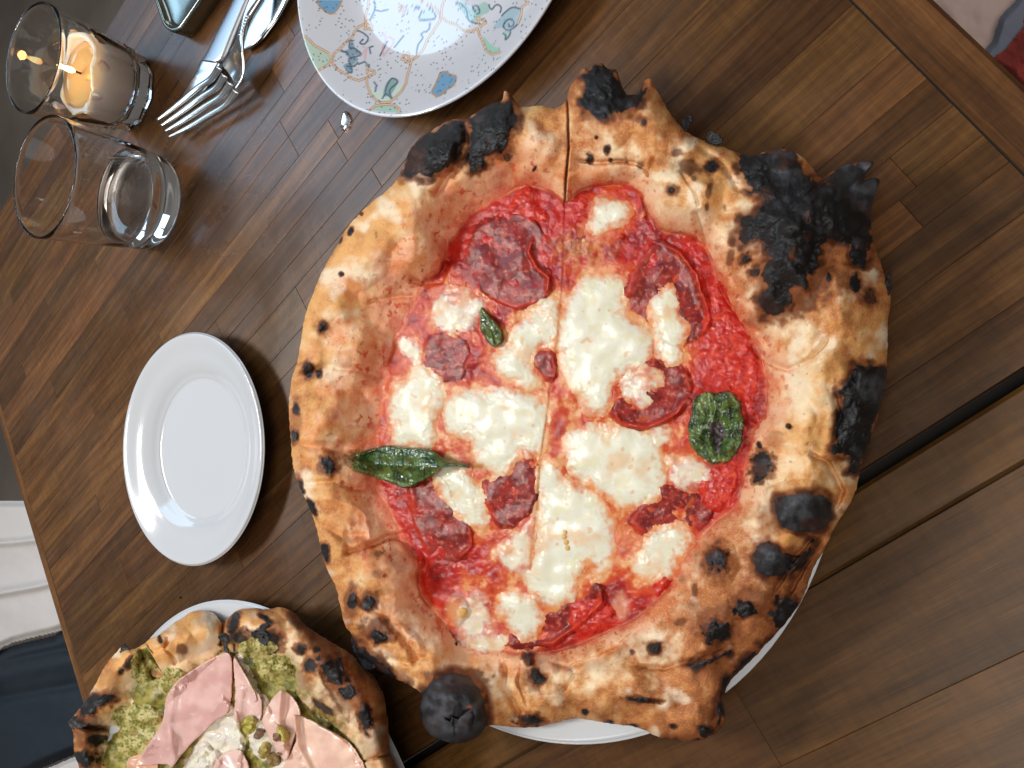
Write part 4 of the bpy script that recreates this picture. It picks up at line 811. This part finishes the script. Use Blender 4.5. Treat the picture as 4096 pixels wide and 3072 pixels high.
# stracciatella ------------------------------------------------------------
def straw(u, v, sd):
    n = fbm(u, v, 22, 3, 731); col = mix(lin(232, 226, 206), lin(222, 214, 204), sm(-.2, .3, n)); return mix(col, lin(200, 170, 150), sm(4, 0, sd) * .5), .22 + .06 * n
for kx, poly in enumerate([[(452,1530),(480,1500),(500,1520),(520,1560),(530,1610),(510,1700),(450,1720),(400,1700),(390,1660),(430,1600)],[(410,1640),(450,1610),(480,1640),(470,1700),(420,1720),(385,1690)],[(505,1420),(520,1412),(534,1440),(552,1470),(560,1500),(540,1500),(516,1470),(508,1445)],[(545,1500),(575,1505),(600,1560),(625,1600),(600,1640),(560,1640),(535,1590)],[(590,1610),(640,1620),(660,1680),(600,1700)]]):
    B2.patch('cream_cheese', poly, M['cheese'], rootb, .0030, 12, straw, edge=5, ew=22, wob=.0020, ww=20, seed=740 + kx, extra=lambda u, v, sd, kx=kx: sm(0, 8, sd) * (.0024 * np.abs(fbm(u, v, 40, 1, 745 + kx))))
# mortadella ---------------------------------------------------------------
def mort(name, poly, folds, zlift, seed, tone=(220, 178, 170), tilt=(0, 0)):
    def ex(u, v, sd):
        z = zlift + .0012 * fbm(u, v, 60, 2, seed) + tilt[0] * (u - poly[0][0]) + tilt[1] * (v - poly[0][1])
        for (ln, w, h) in folds:
            d, al = ldist(ln, u, v); z = z + .85 * h * np.exp(-(d / (w * 1.7)) ** 2)
        return z
    def cf_(u, v, sd):
        n = fbm(u, v, 40, 3, seed + 1); col = mix(lin(*tone), lin(tone[0] + 12, tone[1] + 18, tone[2] + 16), sm(-.3, .3, n)); col = mix(col, lin(238, 200, 178), sm(4, 0, sd) * .5)
        col = mix(col, lin(236, 214, 200), sm(.5, .56, fbm(u, v, 15, 2, seed + 4)) * .4)
        return col, .33 + .05 * n
    return B2.patch('mortadella_slice', poly, M['mortadella'], rootb, .0006, 3, cf_, edge=1.5, ew=40, wob=0, extra=ex, seed=seed, step=1.5, soft=True)
mort('m', [(478,1412),(498,1416),(502,1445),(500,1500),(490,1540),(462,1560),(420,1600),(385,1640),(370,1659),(358,1650),(300,1655),(292,1648),(320,1610),(350,1560),(362,1500),(398,1460)], [([(372,1500),(360,1560),(372,1650)],9,.0055),([(440,1450),(400,1530),(330,1630)],20,.0030),([(490,1420),(470,1500),(430,1580)],12,.0020)], .0045, 760, (214, 166, 160))
mort('m', [(505,1418),(520,1440),(545,1480),(562,1530),(555,1545),(530,1520),(512,1500),(505,1460)], [([(515,1430),(550,1510)],6,.003)], .004, 762)
mort('m', [(516,1480),(560,1500),(562,1555),(535,1565),(510,1562),(506,1530)], [([(520,1490),(512,1550)],7,.0035)], .005, 764)
mort('m', [(606,1490),(640,1515),(650,1550),(640,1580),(620,1640),(600,1625),(570,1570),(572,1540)], [([(606,1490),(600,1560),(622,1640)],6,.0045),([(572,1545),(590,1600)],6,.002)], .005, 766, (226, 184, 172))
mort('m', [(634,1545),(700,1570),(760,1610),(790,1680),(700,1720),(612,1700),(610,1660),(640,1600)], [([(634,1546),(640,1610),(680,1690)],7,.005),([(690,1560),(740,1640)],30,.002)], .0055, 768, (228, 186, 168))
mort('m', [(275,1645),(305,1630),(340,1640),(330,1700),(285,1700)], [([(280,1650),(330,1690)],8,.003)], .004, 770, (216, 160, 130))
mort('m', [(470,1640),(520,1620),(540,1680),(500,1720),(460,1700)], [([(480,1650),(520,1700)],8,.003)], .004, 772)
for kx, (x, y, rx, ry, rot) in enumerate([(537,1567,17,22,20),(612,1585,12,20,-30),(572,1620,13,20,20),(592,1640,16,16,0),(600,1592,10,10,0),(560,1585,10,14,40),(470,1640,0.1,0.1,0)]):
    if rx < 1: continue
    a0 = math.radians(rot)
    poly = [(x + rx * math.cos(a) * math.cos(a0) - ry * math.sin(a) * math.sin(a0), y + rx * math.cos(a) * math.sin(a0) + ry * math.sin(a) * math.cos(a0)) for a in np.linspace(0, 6.283, 8)[:-1]]
    tone = [(150, 140, 50), (168, 160, 70), (140, 122, 54), (112, 88, 52), (96, 62, 48), (88, 58, 44)][kx]
    B2.patch('pistachio', poly, M['pesto'], rootb, .0050, min(rx, ry) * .9, lambda u, v, sd, tone=tone: (mix(lin(*tone), lin(tone[0] + 50, tone[1] + 44, tone[2] + 30), sm(-.3, .4, fbm(u, v, 10, 3, 9))), .5 + 0 * u), edge=2, ew=10, wob=.0008, ww=9, seed=780 + kx, step=1.2, add=False)
flake(rootb, B2, [(146,1560),(160,1545),(180,1548),(196,1560),(178,1574),(156,1578)], .034, .005, 800)
flake(rootb, B2, [(258,1412),(264,1392),(274,1396),(282,1410)], .032, .003, 802)
flake(rootb, B2, [(468,1376),(484,1368),(492,1376),(490,1398),(496,1412),(484,1408),(480,1388)], .040, .004, 804)
flake(rootb, B2, [(560,1352),(572,1345),(582,1350),(574,1362),(566,1380),(558,1372)], .040, .004, 806)
flake(rootb, B2, [(555,1380),(562,1362),(575,1366),(582,1382),(572,1396)], .040, .004, 808)
# ================================================================== decorated plate
CP = np.array([.2555, .3139]); RP = .1072
def proj(p):
    d = p - np.array([0, 0, CAM_H]); w = d @ FWD
    return 2048 + FP * (d @ RGT) / w, 1536 - FP * (d @ UPV) / w
def deco_plate():
    prof = spl([(.0001, .0062), (.045, .0060), (.064, .0062), (.073, .0075), (.084, .0115), (.097, .0170), (.1045, .0200), (RP, .0204), (RP + .0002, .0190), (.104, .0170), (.085, .0085), (.068, .0035), (.058, .0), (.054, .0), (.052, .0025), (.0001, .0030)], 22)
    fine = np.concatenate([prof[:7 * 22 + 1], prof[7 * 22 + 1::6]])
    seg = 900; t = np.linspace(0, 2 * np.pi, seg, endpoint=False); n = len(fine)
    V_ = np.stack([CP[0] + fine[None, :, 0] * np.cos(t)[:, None], CP[1] + fine[None, :, 0] * np.sin(t)[:, None], np.repeat(fine[None, :, 1], seg, 0)], -1)
    Q_ = V_.reshape(-1, 3); px, py = proj(Q_); far = py < 0; R2 = Q_.copy(); R2[:, :2] = 2 * CP - Q_[:, :2]; px2, py2 = proj(R2); px = np.where(far, px2, px); py = np.where(far, py2, py); x = ((px - 1150) / .4747).reshape(seg, n); y = (py / .4747).reshape(seg, n)
    col = np.ones((seg, n, 3)) * lin(200, 203, 212); top = np.zeros((seg, n), bool); top[:, :7 * 22 + 1] = True
    def m_(d, w): return sm(w, w * .45, d)
    G = [[(683,-60),(683,0),(680,60),(660,120),(655,200),(600,225),(565,270),(545,310),(490,360),(440,410),(395,450),(375,500),(385,545),(430,590),(490,625),(540,660),(600,680),(665,655)],
         [(665,655),(672,720),(700,790),(740,840),(790,865),(860,860),(910,820),(960,770),(1000,700),(1010,640),(1030,570),(1040,520),(1055,500),(1100,470),(1150,410),(1175,340),(1230,260),(1285,175),(1290,130),(1260,80),(1190,40),(1140,20),(1100,0),(1060,-40)],
         [(1330,-20),(1300,60),(1295,140),(1340,180),(1430,210),(1470,250),(1540,270),(1600,240),(1620,300),(1650,360),(1670,420),(1720,460),(1790,440)],
         [(125,300),(180,330),(230,385),(300,420),(350,450),(375,500),(340,550),(250,600)],[(690,930),(740,890),(820,880),(900,885),(945,920),(930,950)],[(1990,-20),(2030,20),(1975,60),(1970,120),(1940,200)]]
    for (ax, ay, r) in [(685,215,0),(1005,485,.4),(700,605,-.6),(972,70,-.5),(1635,180,-.7)]:
        c_, s_ = math.cos(r), math.sin(r)
        G.append([(ax + a * c_ - b_ * s_, ay + a * s_ + b_ * c_) for a, b_ in [(-34,30),(-26,6),(-30,-4),(-4,-44),(10,-14),(28,14),(20,34),(0,26),(-34,30)]])
    blues = [[(1290,612),(1340,605),(1378,632),(1418,640),(1418,680),(1390,728),(1340,758),(1282,808),(1232,798),(1216,770),(1242,720),(1268,660)],[(265,-30),(455,-30),(452,20),(420,80),(380,115),(340,110),(300,80),(260,40)]]
    fills = [([(128,305),(230,385),(350,455),(372,500),(340,548),(248,596),(180,470)], (176,198,182)), ([(700,928),(745,893),(820,884),(900,890),(940,922),(925,948)], (160,196,184)), ([(690,740),(760,768),(830,740),(850,700),(930,720),(990,700),(950,775),(905,815),(850,855),(790,860),(740,835)], (196,214,206)),
             ([(1650,300),(1700,360),(1790,420),(1790,440),(1720,456),(1672,418)], (150,200,180)), ([(1420,20),(1500,30),(1560,80),(1640,20),(1690,30),(1700,100),(1640,130),(1590,180),(1540,190),(1500,140)], (150,184,180)),
             ([(450,430),(510,415),(545,330),(570,400),(625,455),(560,470),(600,500),(540,560),(545,610),(500,600),(470,550),(520,520),(515,470)], (122,148,166)), ([(1730,240),(1800,140),(1860,80),(1930,60),(1975,80),(1975,150),(1930,230),(1870,250),(1830,230)], (158,188,204)), ([(1820,270),(1880,250),(1860,300),(1840,340)], (160,196,190)),
             ([(805,800),(830,700),(880,660),(930,680),(900,760),(850,810)], (126,160,160)), ([(1120,140),(1160,90),(1210,80),(1200,150),(1140,165)], (182,204,224))]
    inks = [[(1820,230),(1830,190),(1870,160),(1905,180),(1900,215),(1870,225),(1860,200)],[(1830,240),(1880,250),(1940,200),(1970,130),(1965,80),(1900,62),(1850,90),(1800,150)],[(1820,280),(1840,300),(1835,335),(1870,300),(1875,255)],[(540,340),(520,400),(570,410),(620,460),(560,480),(515,500),(545,560),(600,500)],[(450,430),(500,440),(515,475)],[(500,560),(540,570),(540,612),(500,600)],
            [(730,10),(735,80),(705,150),(690,170)],[(735,85),(790,95),(850,80)],[(1080,60),(1130,90),(1110,160),(1200,160),(1250,140),(1200,70),(1140,60)],[(1195,200),(1190,250),(1150,270),(1125,290),(1140,320),(1100,380),(1095,450)],[(1420,30),(1470,40),(1510,90),(1520,160),(1560,190),(1600,180)],[(1580,100),(1560,60),(1600,50),(1620,100),(1590,120)],[(1700,40),(1720,80),(1760,40),(1800,60),(1780,110)],
            [(800,830),(830,790),(880,830),(860,760),(930,690),(880,660),(840,720),(820,790)],[(590,260),(640,280),(680,320),(650,370),(610,360),(640,320)],[(600,540),(650,520),(690,560)],[(740,770),(750,720),(730,690)],[(840,350),(780,470)],[(900,400),(980,300)],[(700,450),(690,400),(720,390)]]
    pinks = [[(780,300),(820,290),(830,340),(800,400),(810,470),(850,420),(890,370),(895,330),(850,310)],[(620,470),(670,400),(650,500)]]
    hit = top & (x > -80) & (x < 2300) & (y > -80) & (y < 1100); X, Y = x[hit], y[hit]; c = col[hit]
    def fillp(c, poly, rgb, a=1.0):
        d = sdist(smooth_poly(poly, 3), X, Y); k = sm(-2, 4, d)[..., None] * a; return c * (1 - k) + lin(*rgb) * k
    for p_, rgb in fills: c = fillp(c, p_, rgb, .9)
    for b_ in blues:
        c = fillp(c, b_, (112,158,194)); d = np.abs(sdist(smooth_poly(b_, 3), X, Y)); k = m_(d, 9)[..., None]; c = c * (1 - k) + lin(178,140,100) * k
    for l_ in inks:
        d, _ = ldist(smooth_poly(l_, 4)[:-4] if len(l_) > 3 else l_, X, Y); k = m_(d, 10)[..., None] * .9; c = c * (1 - k) + lin(72,96,120) * k
    for l_ in pinks:
        d, _ = ldist(l_, X, Y); k = m_(d, 12)[..., None] * .6; c = c * (1 - k) + lin(206,150,160) * k
    for g_ in G:
        d, _ = ldist(g_, X, Y); k = m_(d, 14)[..., None]; c = c * (1 - k) + lin(160,108,62) * k
        k = m_(d, 7)[..., None] * .75; c = c * (1 - k) + lin(230,214,190) * k
    sp = sm(.17, .1, worley(X, Y, 46, 3)) * sm(-.1, .1, fbm(X, Y, 200, 2, 3)); c = mix(c, lin(60,74,92), sp * .85)
    col[hit] = c
    ca = np.concatenate([col, np.full((seg, n, 1), .10)], -1)
    o = mesh_obj('patterned_plate', V_.reshape(-1, 3), grid_faces(seg, n, True)[:, ::-1], M['print'], None, ca.reshape(-1, 4))
    tag(o, 'round plate with gold, blue and green floral pattern, cut by the top edge', 'plate')
deco_plate()

# ================================================================== glasses
def tumbler(c, H_, R_, r0, wall, base, facets=0):
    def outer(z):
        k = z / H_; return r0 + (R_ - r0) * k ** .9
    o_ = [(.0001, .0016), (r0 * .80, .0010), (r0 * .92, .0016), (r0 * .985, .0050)] if not facets else [(.0001, .0012), (r0 * .86, .0006), (r0 * .97, .0018), (r0 * 1.0, .0110), (r0 * 1.045, .0125)]
    zs = np.linspace(.010 if not facets else .014, H_ - .0012, 26); o_ += [(outer(z), z) for z in zs]
    o_ += [(R_ - .0003, H_ - .0003), (R_ - wall * .5, H_ + .0002), (R_ - wall + .0001, H_ - .0003)]
    i_ = [(outer(z) - wall * (1 + .9 * max(0, 1 - (z - base) / .03)), z) for z in np.linspace(H_ - .0015, base + .006, 22)]
    ri = i_[-1][0]; i_ += [(ri * .95, base + .0025), (ri * .82, base + .0006), (ri * .5, base), (.0001, base)]
    pr = np.array(o_ + i_)
    fc = None
    if facets:
        no = len(o_)
        def fc(r, z, t):
            w = np.mod(t, 2 * np.pi / facets) - np.pi / facets; poly = np.cos(np.pi / facets) / np.cos(w)
            lim = .050 - .010 * (w / (np.pi / facets)) ** 2
            k = sm(.0015, -.0015, z - lim) * np.where(np.arange(r.shape[1])[None] < no, 1, 0)
            return r * (1 - k * (1 - poly) * 1.0)
    return pr, fc
gc = (.1205, .5935, .0003)
pr, fc = tumbler(gc, .0853, .0434, .0365, .0014, .0125)
g = lathe('water_glass', pr, gc, M['glass'], seg=160); tag(g, 'clear straight tumbler with a little water, without a candle', 'glass')
lev = .027
ri = lambda z: .0365 + (.0434 - .0365) * (z / .0853) ** .9 - .0014 * (1 + .9 * max(0, 1 - (z - .0125) / .03)) + .00008
wp = [(.0001, .0126), (ri(.02) * .5, .0126), (ri(.0185) * .82, .0132), (ri(.0185) * .95, .0150)] + [(ri(z), z) for z in np.linspace(.0185, lev + .0006, 8)] + [(ri(lev) - .0006, lev + .0001), (ri(lev) - .002, lev), (.0001, lev)]
w_ = lathe('water', wp, gc, M['water'], seg=160); tag(w_, 'shallow layer of clear water in the bottom of the plain tumbler', 'water')
w_['kind'] = 'stuff'
cc = (.2141, .6391, .0003)
pr, fc = tumbler(cc, .078, .0410, .0322, .0016, .013, 10)
g2 = lathe('candle_glass', pr, cc, M['glass'], seg=240, facet=fc); tag(g2, 'clear tumbler with a facetted base, holding the lit candle', 'glass')
cd = empty('candle', 'short white candle burning inside the facetted glass', 'candle', (cc[0], cc[1], .0140))
def candle():
    seg = 120; t = np.linspace(0, 2 * np.pi, seg, endpoint=False)[:, None]
    R0, zt = .0312, .0475
    prof = [(.0001, .0136), (.0285, .0136), (.0292, .016), (.0300, .025), (.0308, .038)]
    rim = .0042 * np.sin(t + 2.4) + .0016 * np.sin(3 * t + 1) + .0009 * np.sin(7 * t)
    P_ = []
    for r, z in prof: P_.append(np.concatenate([r + 0 * t, z + 0 * t], 1))
    P_.append(np.concatenate([.0308 + 0 * t, zt - .003 + rim], 1)); P_.append(np.concatenate([.0298 + 0 * t, zt - .0012 + rim], 1)); P_.append(np.concatenate([.0275 + .0008 * np.sin(5 * t), zt - .0015 + rim * .8], 1))
    P_.append(np.concatenate([.0262 + .0016 * np.sin(3 * t + 1), zt - .0032 + rim * .35], 1)); P_.append(np.concatenate([.0250 + .0014 * np.sin(4 * t), zt - .0062 + 0 * t], 1)); P_.append(np.concatenate([.0001 + 0 * t, zt - .0066 + 0 * t], 1))
    A_ = np.stack(P_, 1); r, z = A_[..., 0], A_[..., 1]
    v = np.stack([cc[0] + r * np.cos(t), cc[1] + r * np.sin(t), z], -1)
    o = mesh_obj('wax', v.reshape(-1, 3), grid_faces(seg, A_.shape[1], True)[:, ::-1], M['wax'], cd)
    lathe('melted_wax', [(.0001, zt - .0044), (.020, zt - .0044), (.0258, zt - .0041), (.0256, zt - .0060), (.0001, zt - .0062)], (cc[0], cc[1], 0), M['pool'], cd, 64)
    wz = zt - .0046
    lathe('wick', [(.0001, wz), (.0008, wz), (.0007, wz + .006), (.0001, wz + .0075)], (cc[0] + .001, cc[1], 0), M['black'], cd, 10)
    lathe('flame', spl([(.0001, wz + .004), (.0014, wz + .0055), (.0022, wz + .0080), (.0017, wz + .0120), (.0007, wz + .0160), (.0001, wz + .0180)], 5), (cc[0] + .001, cc[1], 0), M['flame'], cd, 24)
    l = bpy.data.lights.new('candle_light', 'POINT'); l.energy = .028; l.color = (1, .42, .12); l.shadow_soft_size = .003
    lo = bpy.data.objects.new('candle_light', l); COL.objects.link(lo); lo.location = (cc[0] + .001, cc[1], wz + .0195)
candle()

# ================================================================== cutlery and small things
def ribbon(name, left, right, z, crown, thick, mat, parent=None, nu=8, nv=12, taper=.0):
    """solid strip between two edge lines given as picture points; crown = rise of the middle"""
    a = spl(left, nu); b_ = spl(right, nu); n = len(a); zz = spl([(q, 0) for q in z], nu)[:, 0] if np.ndim(z) else np.full(n, z)
    cr = spl([(q, 0) for q in crown], nu)[:, 0] if np.ndim(crown) else np.full(n, crown)
    s_ = np.linspace(0, 1, nv)
    A3, B3 = P(a[:, 0], a[:, 1], zz), P(b_[:, 0], b_[:, 1], zz)
    prof = 1 - (2 * s_ - 1) ** 2; ed = np.clip(1 - np.abs(2 * s_ - 1) ** 8, 0, 1) ** .5
    top = A3[:, None] * (1 - s_)[None, :, None] + B3[:, None] * s_[None, :, None]
    top[..., 2] += cr[:, None] * prof[None] + thick * .5 * (ed[None] - 1) + 0
    bot = top.copy(); bot[..., 2] = top[..., 2] - thick * (.12 + .88 * ed[None])
    V_ = np.concatenate([top, bot[:, ::-1]], 1); m2 = V_.shape[1]
    i = np.arange(n - 1)[:, None]; j = np.arange(m2)[None]; j2 = (j + 1) % m2
    f = [tuple(x) for x in np.stack([i * m2 + j, i * m2 + j2, (i + 1) * m2 + j2, (i + 1) * m2 + j], -1).reshape(-1, 4)]
    f.append(tuple(range(m2))[::-1]); f.append(tuple((n - 1) * m2 + k for k in range(m2)))
    return mesh_obj(name, V_.reshape(-1, 3), f, mat, parent)
def cr1(pts): return [(500 + x * .3616, y * .3616) for x, y in pts]
# knife lying underneath
kn = empty('table_knife', 'steel table knife lying under the fork with its flat dull handle', 'knife', (.2, .5, 0))
ribbon('handle', cr1([(1300,-240),(1180,0),(1000,350),(870,600),(826,660)]), cr1([(1470,-240),(1360,0),(1232,300),(1100,620),(1032,690)]), .0105, .0009, .0048, M['satin'], kn)
ribbon('blade', cr1([(822,664),(760,795),(700,900),(590,1110),(560,1165)]), cr1([(1040,694),(960,860),(850,1010),(660,1140),(566,1172)]), [.0085, .0085, .0080, .0065, .006], .0004, .0022, M['steel'], kn)
# fork
fk = empty('fork', 'four pronged steel fork lying across the knife with its prongs towards the water glass', 'fork', (.2, .5, 0))
ribbon('handle', cr1([(1052,700),(1110,600),(1175,510),(1240,370),(1290,215),(1345,40),(1400,-120),(1450,-240)]), cr1([(1212,985),(1290,850),(1306,700),(1298,540),(1315,360),(1360,220),(1490,0),(1640,-240)]),
       [.0135, .0150, .0170, .0185, .0190, .0185, .0175, .017], [-.0030, -.0030, -.001, .0005, .0008, .0010, .0010, .001], .0022, M['steel'], fk)
TI = [[(869,268),(836,315),(789,347),(717,405),(623,481)], [(937,362),(898,416),(825,463),(753,506),(669,549)]]
for k in range(4):
    f_ = k / 3; c = [((1 - f_) * a[0] + f_ * b_[0], (1 - f_) * a[1] + f_ * b_[1]) for a, b_ in zip(*TI)]
    c = [(x + 4 - 4 * 0, y) for x, y in c]
    wd = [15, 13.5, 12, 11, 6.5]; L_, R_ = [], []
    for i, (x, y) in enumerate(c):
        j = min(i, 3); dx, dy = c[j + 1][0] - c[j][0], c[j + 1][1] - c[j][1]; q = math.hypot(dx, dy); nx_, ny_ = -dy / q, dx / q
        L_.append((x + nx_ * wd[i], y + ny_ * wd[i])); R_.append((x - nx_ * wd[i], y - ny_ * wd[i]))
    ribbon('prong', L_, R_, [.0128, .0105, .0100, .0105, .0125], .0007, .0019, M['steel'], fk, nv=9)
for k in range(7):
    x, y = 1262 + k * 13, 400 - k * 34
    ribbon('bead_row', cr1([(x - 22, y - 10), (x - 10, y + 2)]), cr1([(x + 26, y - 34), (x + 34, y - 20)]), .0197, .0003, .0008, M['steel'], fk, nu=3, nv=7)
# broad blade beside them
bk = empty('butter_knife', 'broad pale steel blade between the fork and the patterned plate', 'knife', (.24, .47, 0))
ribbon('blade', cr1([(1306,556),(1300,480),(1330,330),(1400,170),(1500,0),(1590,-160),(1640,-240)]), cr1([(1310,560),(1400,520),(1505,440),(1600,320),(1700,180),(1800,0),(1900,-200)]), [.0045,.0050,.0055,.0065,.0075,.0085,.009], .0004, .0014, M['steel'], bk)
# low steel tray
def tray():
    out = smooth_poly([(500,-260),(560,-130),(618,0),(642,68),(656,104),(680,125),(710,121),(736,92),(800,0),(890,-130),(960,-230)], 6)
    cen = P(np.array([715.]), np.array([-80.]), .014)[0][:2]
    loops = []
    for (z, s_) in ((.0, .955), (.0012, .975), (.0125, 1.0), (.0142, .985), (.0142, .93), (.0130, .905), (.0100, .89), (.0085, .80), (.0080, .4)):
        q = P(out[:, 0], out[:, 1], np.full(len(out), .0142)); q[:, :2] = cen + (q[:, :2] - cen) * s_; q[:, 2] = z + .0003; loops.append(q)
    V_ = np.stack(loops, 0); n, m2 = V_.shape[:2]
    i = np.arange(n - 1)[:, None]; j = np.arange(m2)[None]; j2 = (j + 1) % m2
    f = [tuple(x) for x in np.stack([i * m2 + j, i * m2 + j2, (i + 1) * m2 + j2, (i + 1) * m2 + j], -1).reshape(-1, 4)]; f.append(tuple((n - 1) * m2 + k for k in range(m2)))
    o = mesh_obj('metal_tray', V_.reshape(-1, 3), f, M['tray']); tag(o, 'grey metal tray with rounded corner and raised rim at the top edge', 'tray')
tray()
# drop of water on the wood
def drop(x, y, rx, ry, h, rot):
    c = P(np.array([float(x)]), np.array([float(y)]), 0)[0]; seg = 40; t = np.linspace(0, 2 * np.pi, seg, endpoint=False)[:, None]
    k = np.linspace(0, 1, 12)[None]; r = np.sin(k * np.pi / 2) ** .8; z = .0003 + h * np.cos(k * np.pi / 2) ** .8 + 0 * t
    wv = 1 + .08 * np.sin(3 * t + 1)
    X = rx * r * np.cos(t) * wv; Y = ry * r * np.sin(t) * wv; cs, sn = math.cos(rot), math.sin(rot)
    v = np.stack([c[0] + X * cs - Y * sn, c[1] + X * sn + Y * cs, z], -1)
    o = mesh_obj('water_drop', v.reshape(-1, 3), grid_faces(seg, 12, True)[:, ::-1], M['water']); tag(o, 'single clear water drop on the wood below the patterned plate', 'water drop')
drop(1386, 487, .0068, .0050, .0019, .2)
# crumbs of burnt crust on the table
crumbs = [(723, 2390), (1290, 2010), (1420, 2690), (3840, 940), (1075, 2545), (560, 3010 - 500), (3400, 2620), (2870, 2990)]
for i, (x, y) in enumerate(crumbs[:4]): pass
def crumb(x, y, s_, label):
    c = P(np.array([float(x)]), np.array([float(y)]), 0)[0]; rr = random.Random(int(x)); v = []; f = []
    for i in range(5):
        for j in range(8):
            a = j / 8 * 6.283; b_ = (i + .5) / 5 * math.pi; q = s_ * rr.uniform(.7, 1.2); v.append((c[0] + q * math.sin(b_) * math.cos(a) * .6, c[1] + q * math.sin(b_) * math.sin(a), s_ * .5 + q * math.cos(b_) * .5))
    for i in range(4):
        for j in range(8): f.append((i * 8 + j, i * 8 + (j + 1) % 8, (i + 1) * 8 + (j + 1) % 8, (i + 1) * 8 + j))
    f.append(tuple(range(8))[::-1]); f.append(tuple(32 + j for j in range(8)))
    tag(mesh_obj('burnt_crumb', v, f, M['black']), label, 'crumb')
crumb(723, 2390, .0013, 'tiny black crumb on the wood between the empty plate and the mortadella pizza')

# ================================================================== what is seen past the table
def pillow(name, poly, z, rise, mat, parent=None, wr=.004, ww=160, fall=60, seed=0, step=4, folds=()):
    pl = smooth_poly(poly, 4); x0, y0 = pl.min(0) - 5; x1, y1 = pl.max(0) + 5
    gu = np.arange(x0, x1, step); gv = np.arange(y0, y1, step); u, v = np.meshgrid(gu, gv, indexing='ij'); sd = sdist(pl, u, v)
    zz = z + rise * sm(-2, fall, sd) + wr * fbm(u, v, ww, 3, seed)
    for ln, w, h in folds:
        d, al = ldist(ln, u, v); zz = zz + h * np.exp(-(d / w) ** 2)
    f = grid_faces(len(gu), len(gv)); f = f[(sd > -step * .7).ravel()[f].all(1)]; used = np.unique(f); rm = np.zeros(u.size, int); rm[used] = np.arange(len(used))
    o = mesh_obj(name, P(u, v, zz).reshape(-1, 3)[used], face_up(P(u, v, zz).reshape(-1, 3)[used], rm[f]), mat, parent); so = o.modifiers.new('t', 'SOLIDIFY'); so.thickness = .03; so.offset = -1
    return o
o = pillow('chair_seat', [(-160,2012),(-200,2006),(120,2003),(300,2000),(420,2450),(300,2500),(215,2530),(0,2592),(-160,2735)], -.33, .012, M['seatwhite'], seed=3, fall=30, folds=[([(-160,2180),(0,2172),(60,2168),(300,2140)],14,.010),([(-160,2420),(0,2372),(150,2345),(400,2280)],16,.012),([(-160,2300),(0,2280),(300,2220)],60,-.006)])
tag(o, 'white upholstered seat with two long creases seen past the left table edge', 'seat')
o = pillow('navy_cushion', [(-160,2745),(0,2604),(217,2542),(330,2500),(500,2900),(420,3000),(318,3012),(240,3040),(140,3085),(-100,3210),(-160,3400)], -.345, .02, M['navy'], seed=4, fall=40, folds=[([(-160,2850),(0,2700),(300,2640)],40,.012),([(-160,2790),(0,2650),(300,2590)],20,-.008),([(-160,2960),(0,2790),(340,2730)],22,-.008)])
tag(o, 'dark navy cushion below the white seat at the left edge', 'cushion')
o = pillow('white_chair_rail', [(120,3120),(240,3052),(330,3020),(460,3000),(520,3200),(100,3260)], -.30, .01, M['seatwhite'], seed=5, fall=20)
tag(o, 'white rail of a chair at the bottom left corner beneath the mortadella pizza', 'chair')
o = pillow('cloth', [(3500,-700),(5200,-900),(5400,1500),(4600,1100),(4250,700),(3900,300)], -.30, .004, M['pinkcloth'], seed=6)
tag(o, 'pale pinkish cloth seen beyond the top right table corner', 'cloth')
o = pillow('shadow_sheet', [(4200,-420),(4130,-120),(4065,0),(4026,39),(4000,72),(3988,108),(3970,164),(3935,212),(3960,300),(4200,560),(4900,900),(5000,-300)], -.285, .010, M['blueshadow'], seed=7, fall=26)  # bluish shadow on the pale cloth, built as a coloured sheet
tag(o, 'slate blue sheet standing in for a bluish shadow on the pale cloth', 'clothing')
o = pillow('red_cloth', [(4200,20),(4096,108),(4036,181),(4008,208),(3976,236),(4000,330),(4200,600),(4700,760),(4750,100)], -.270, .022, M['redcloth'], seed=8, fall=90, wr=.003, ww=40)  # red shape of unknown kind, built as plain cloth
tag(o, 'dull red cloth at the right edge beside the slate blue shadow sheet', 'clothing')
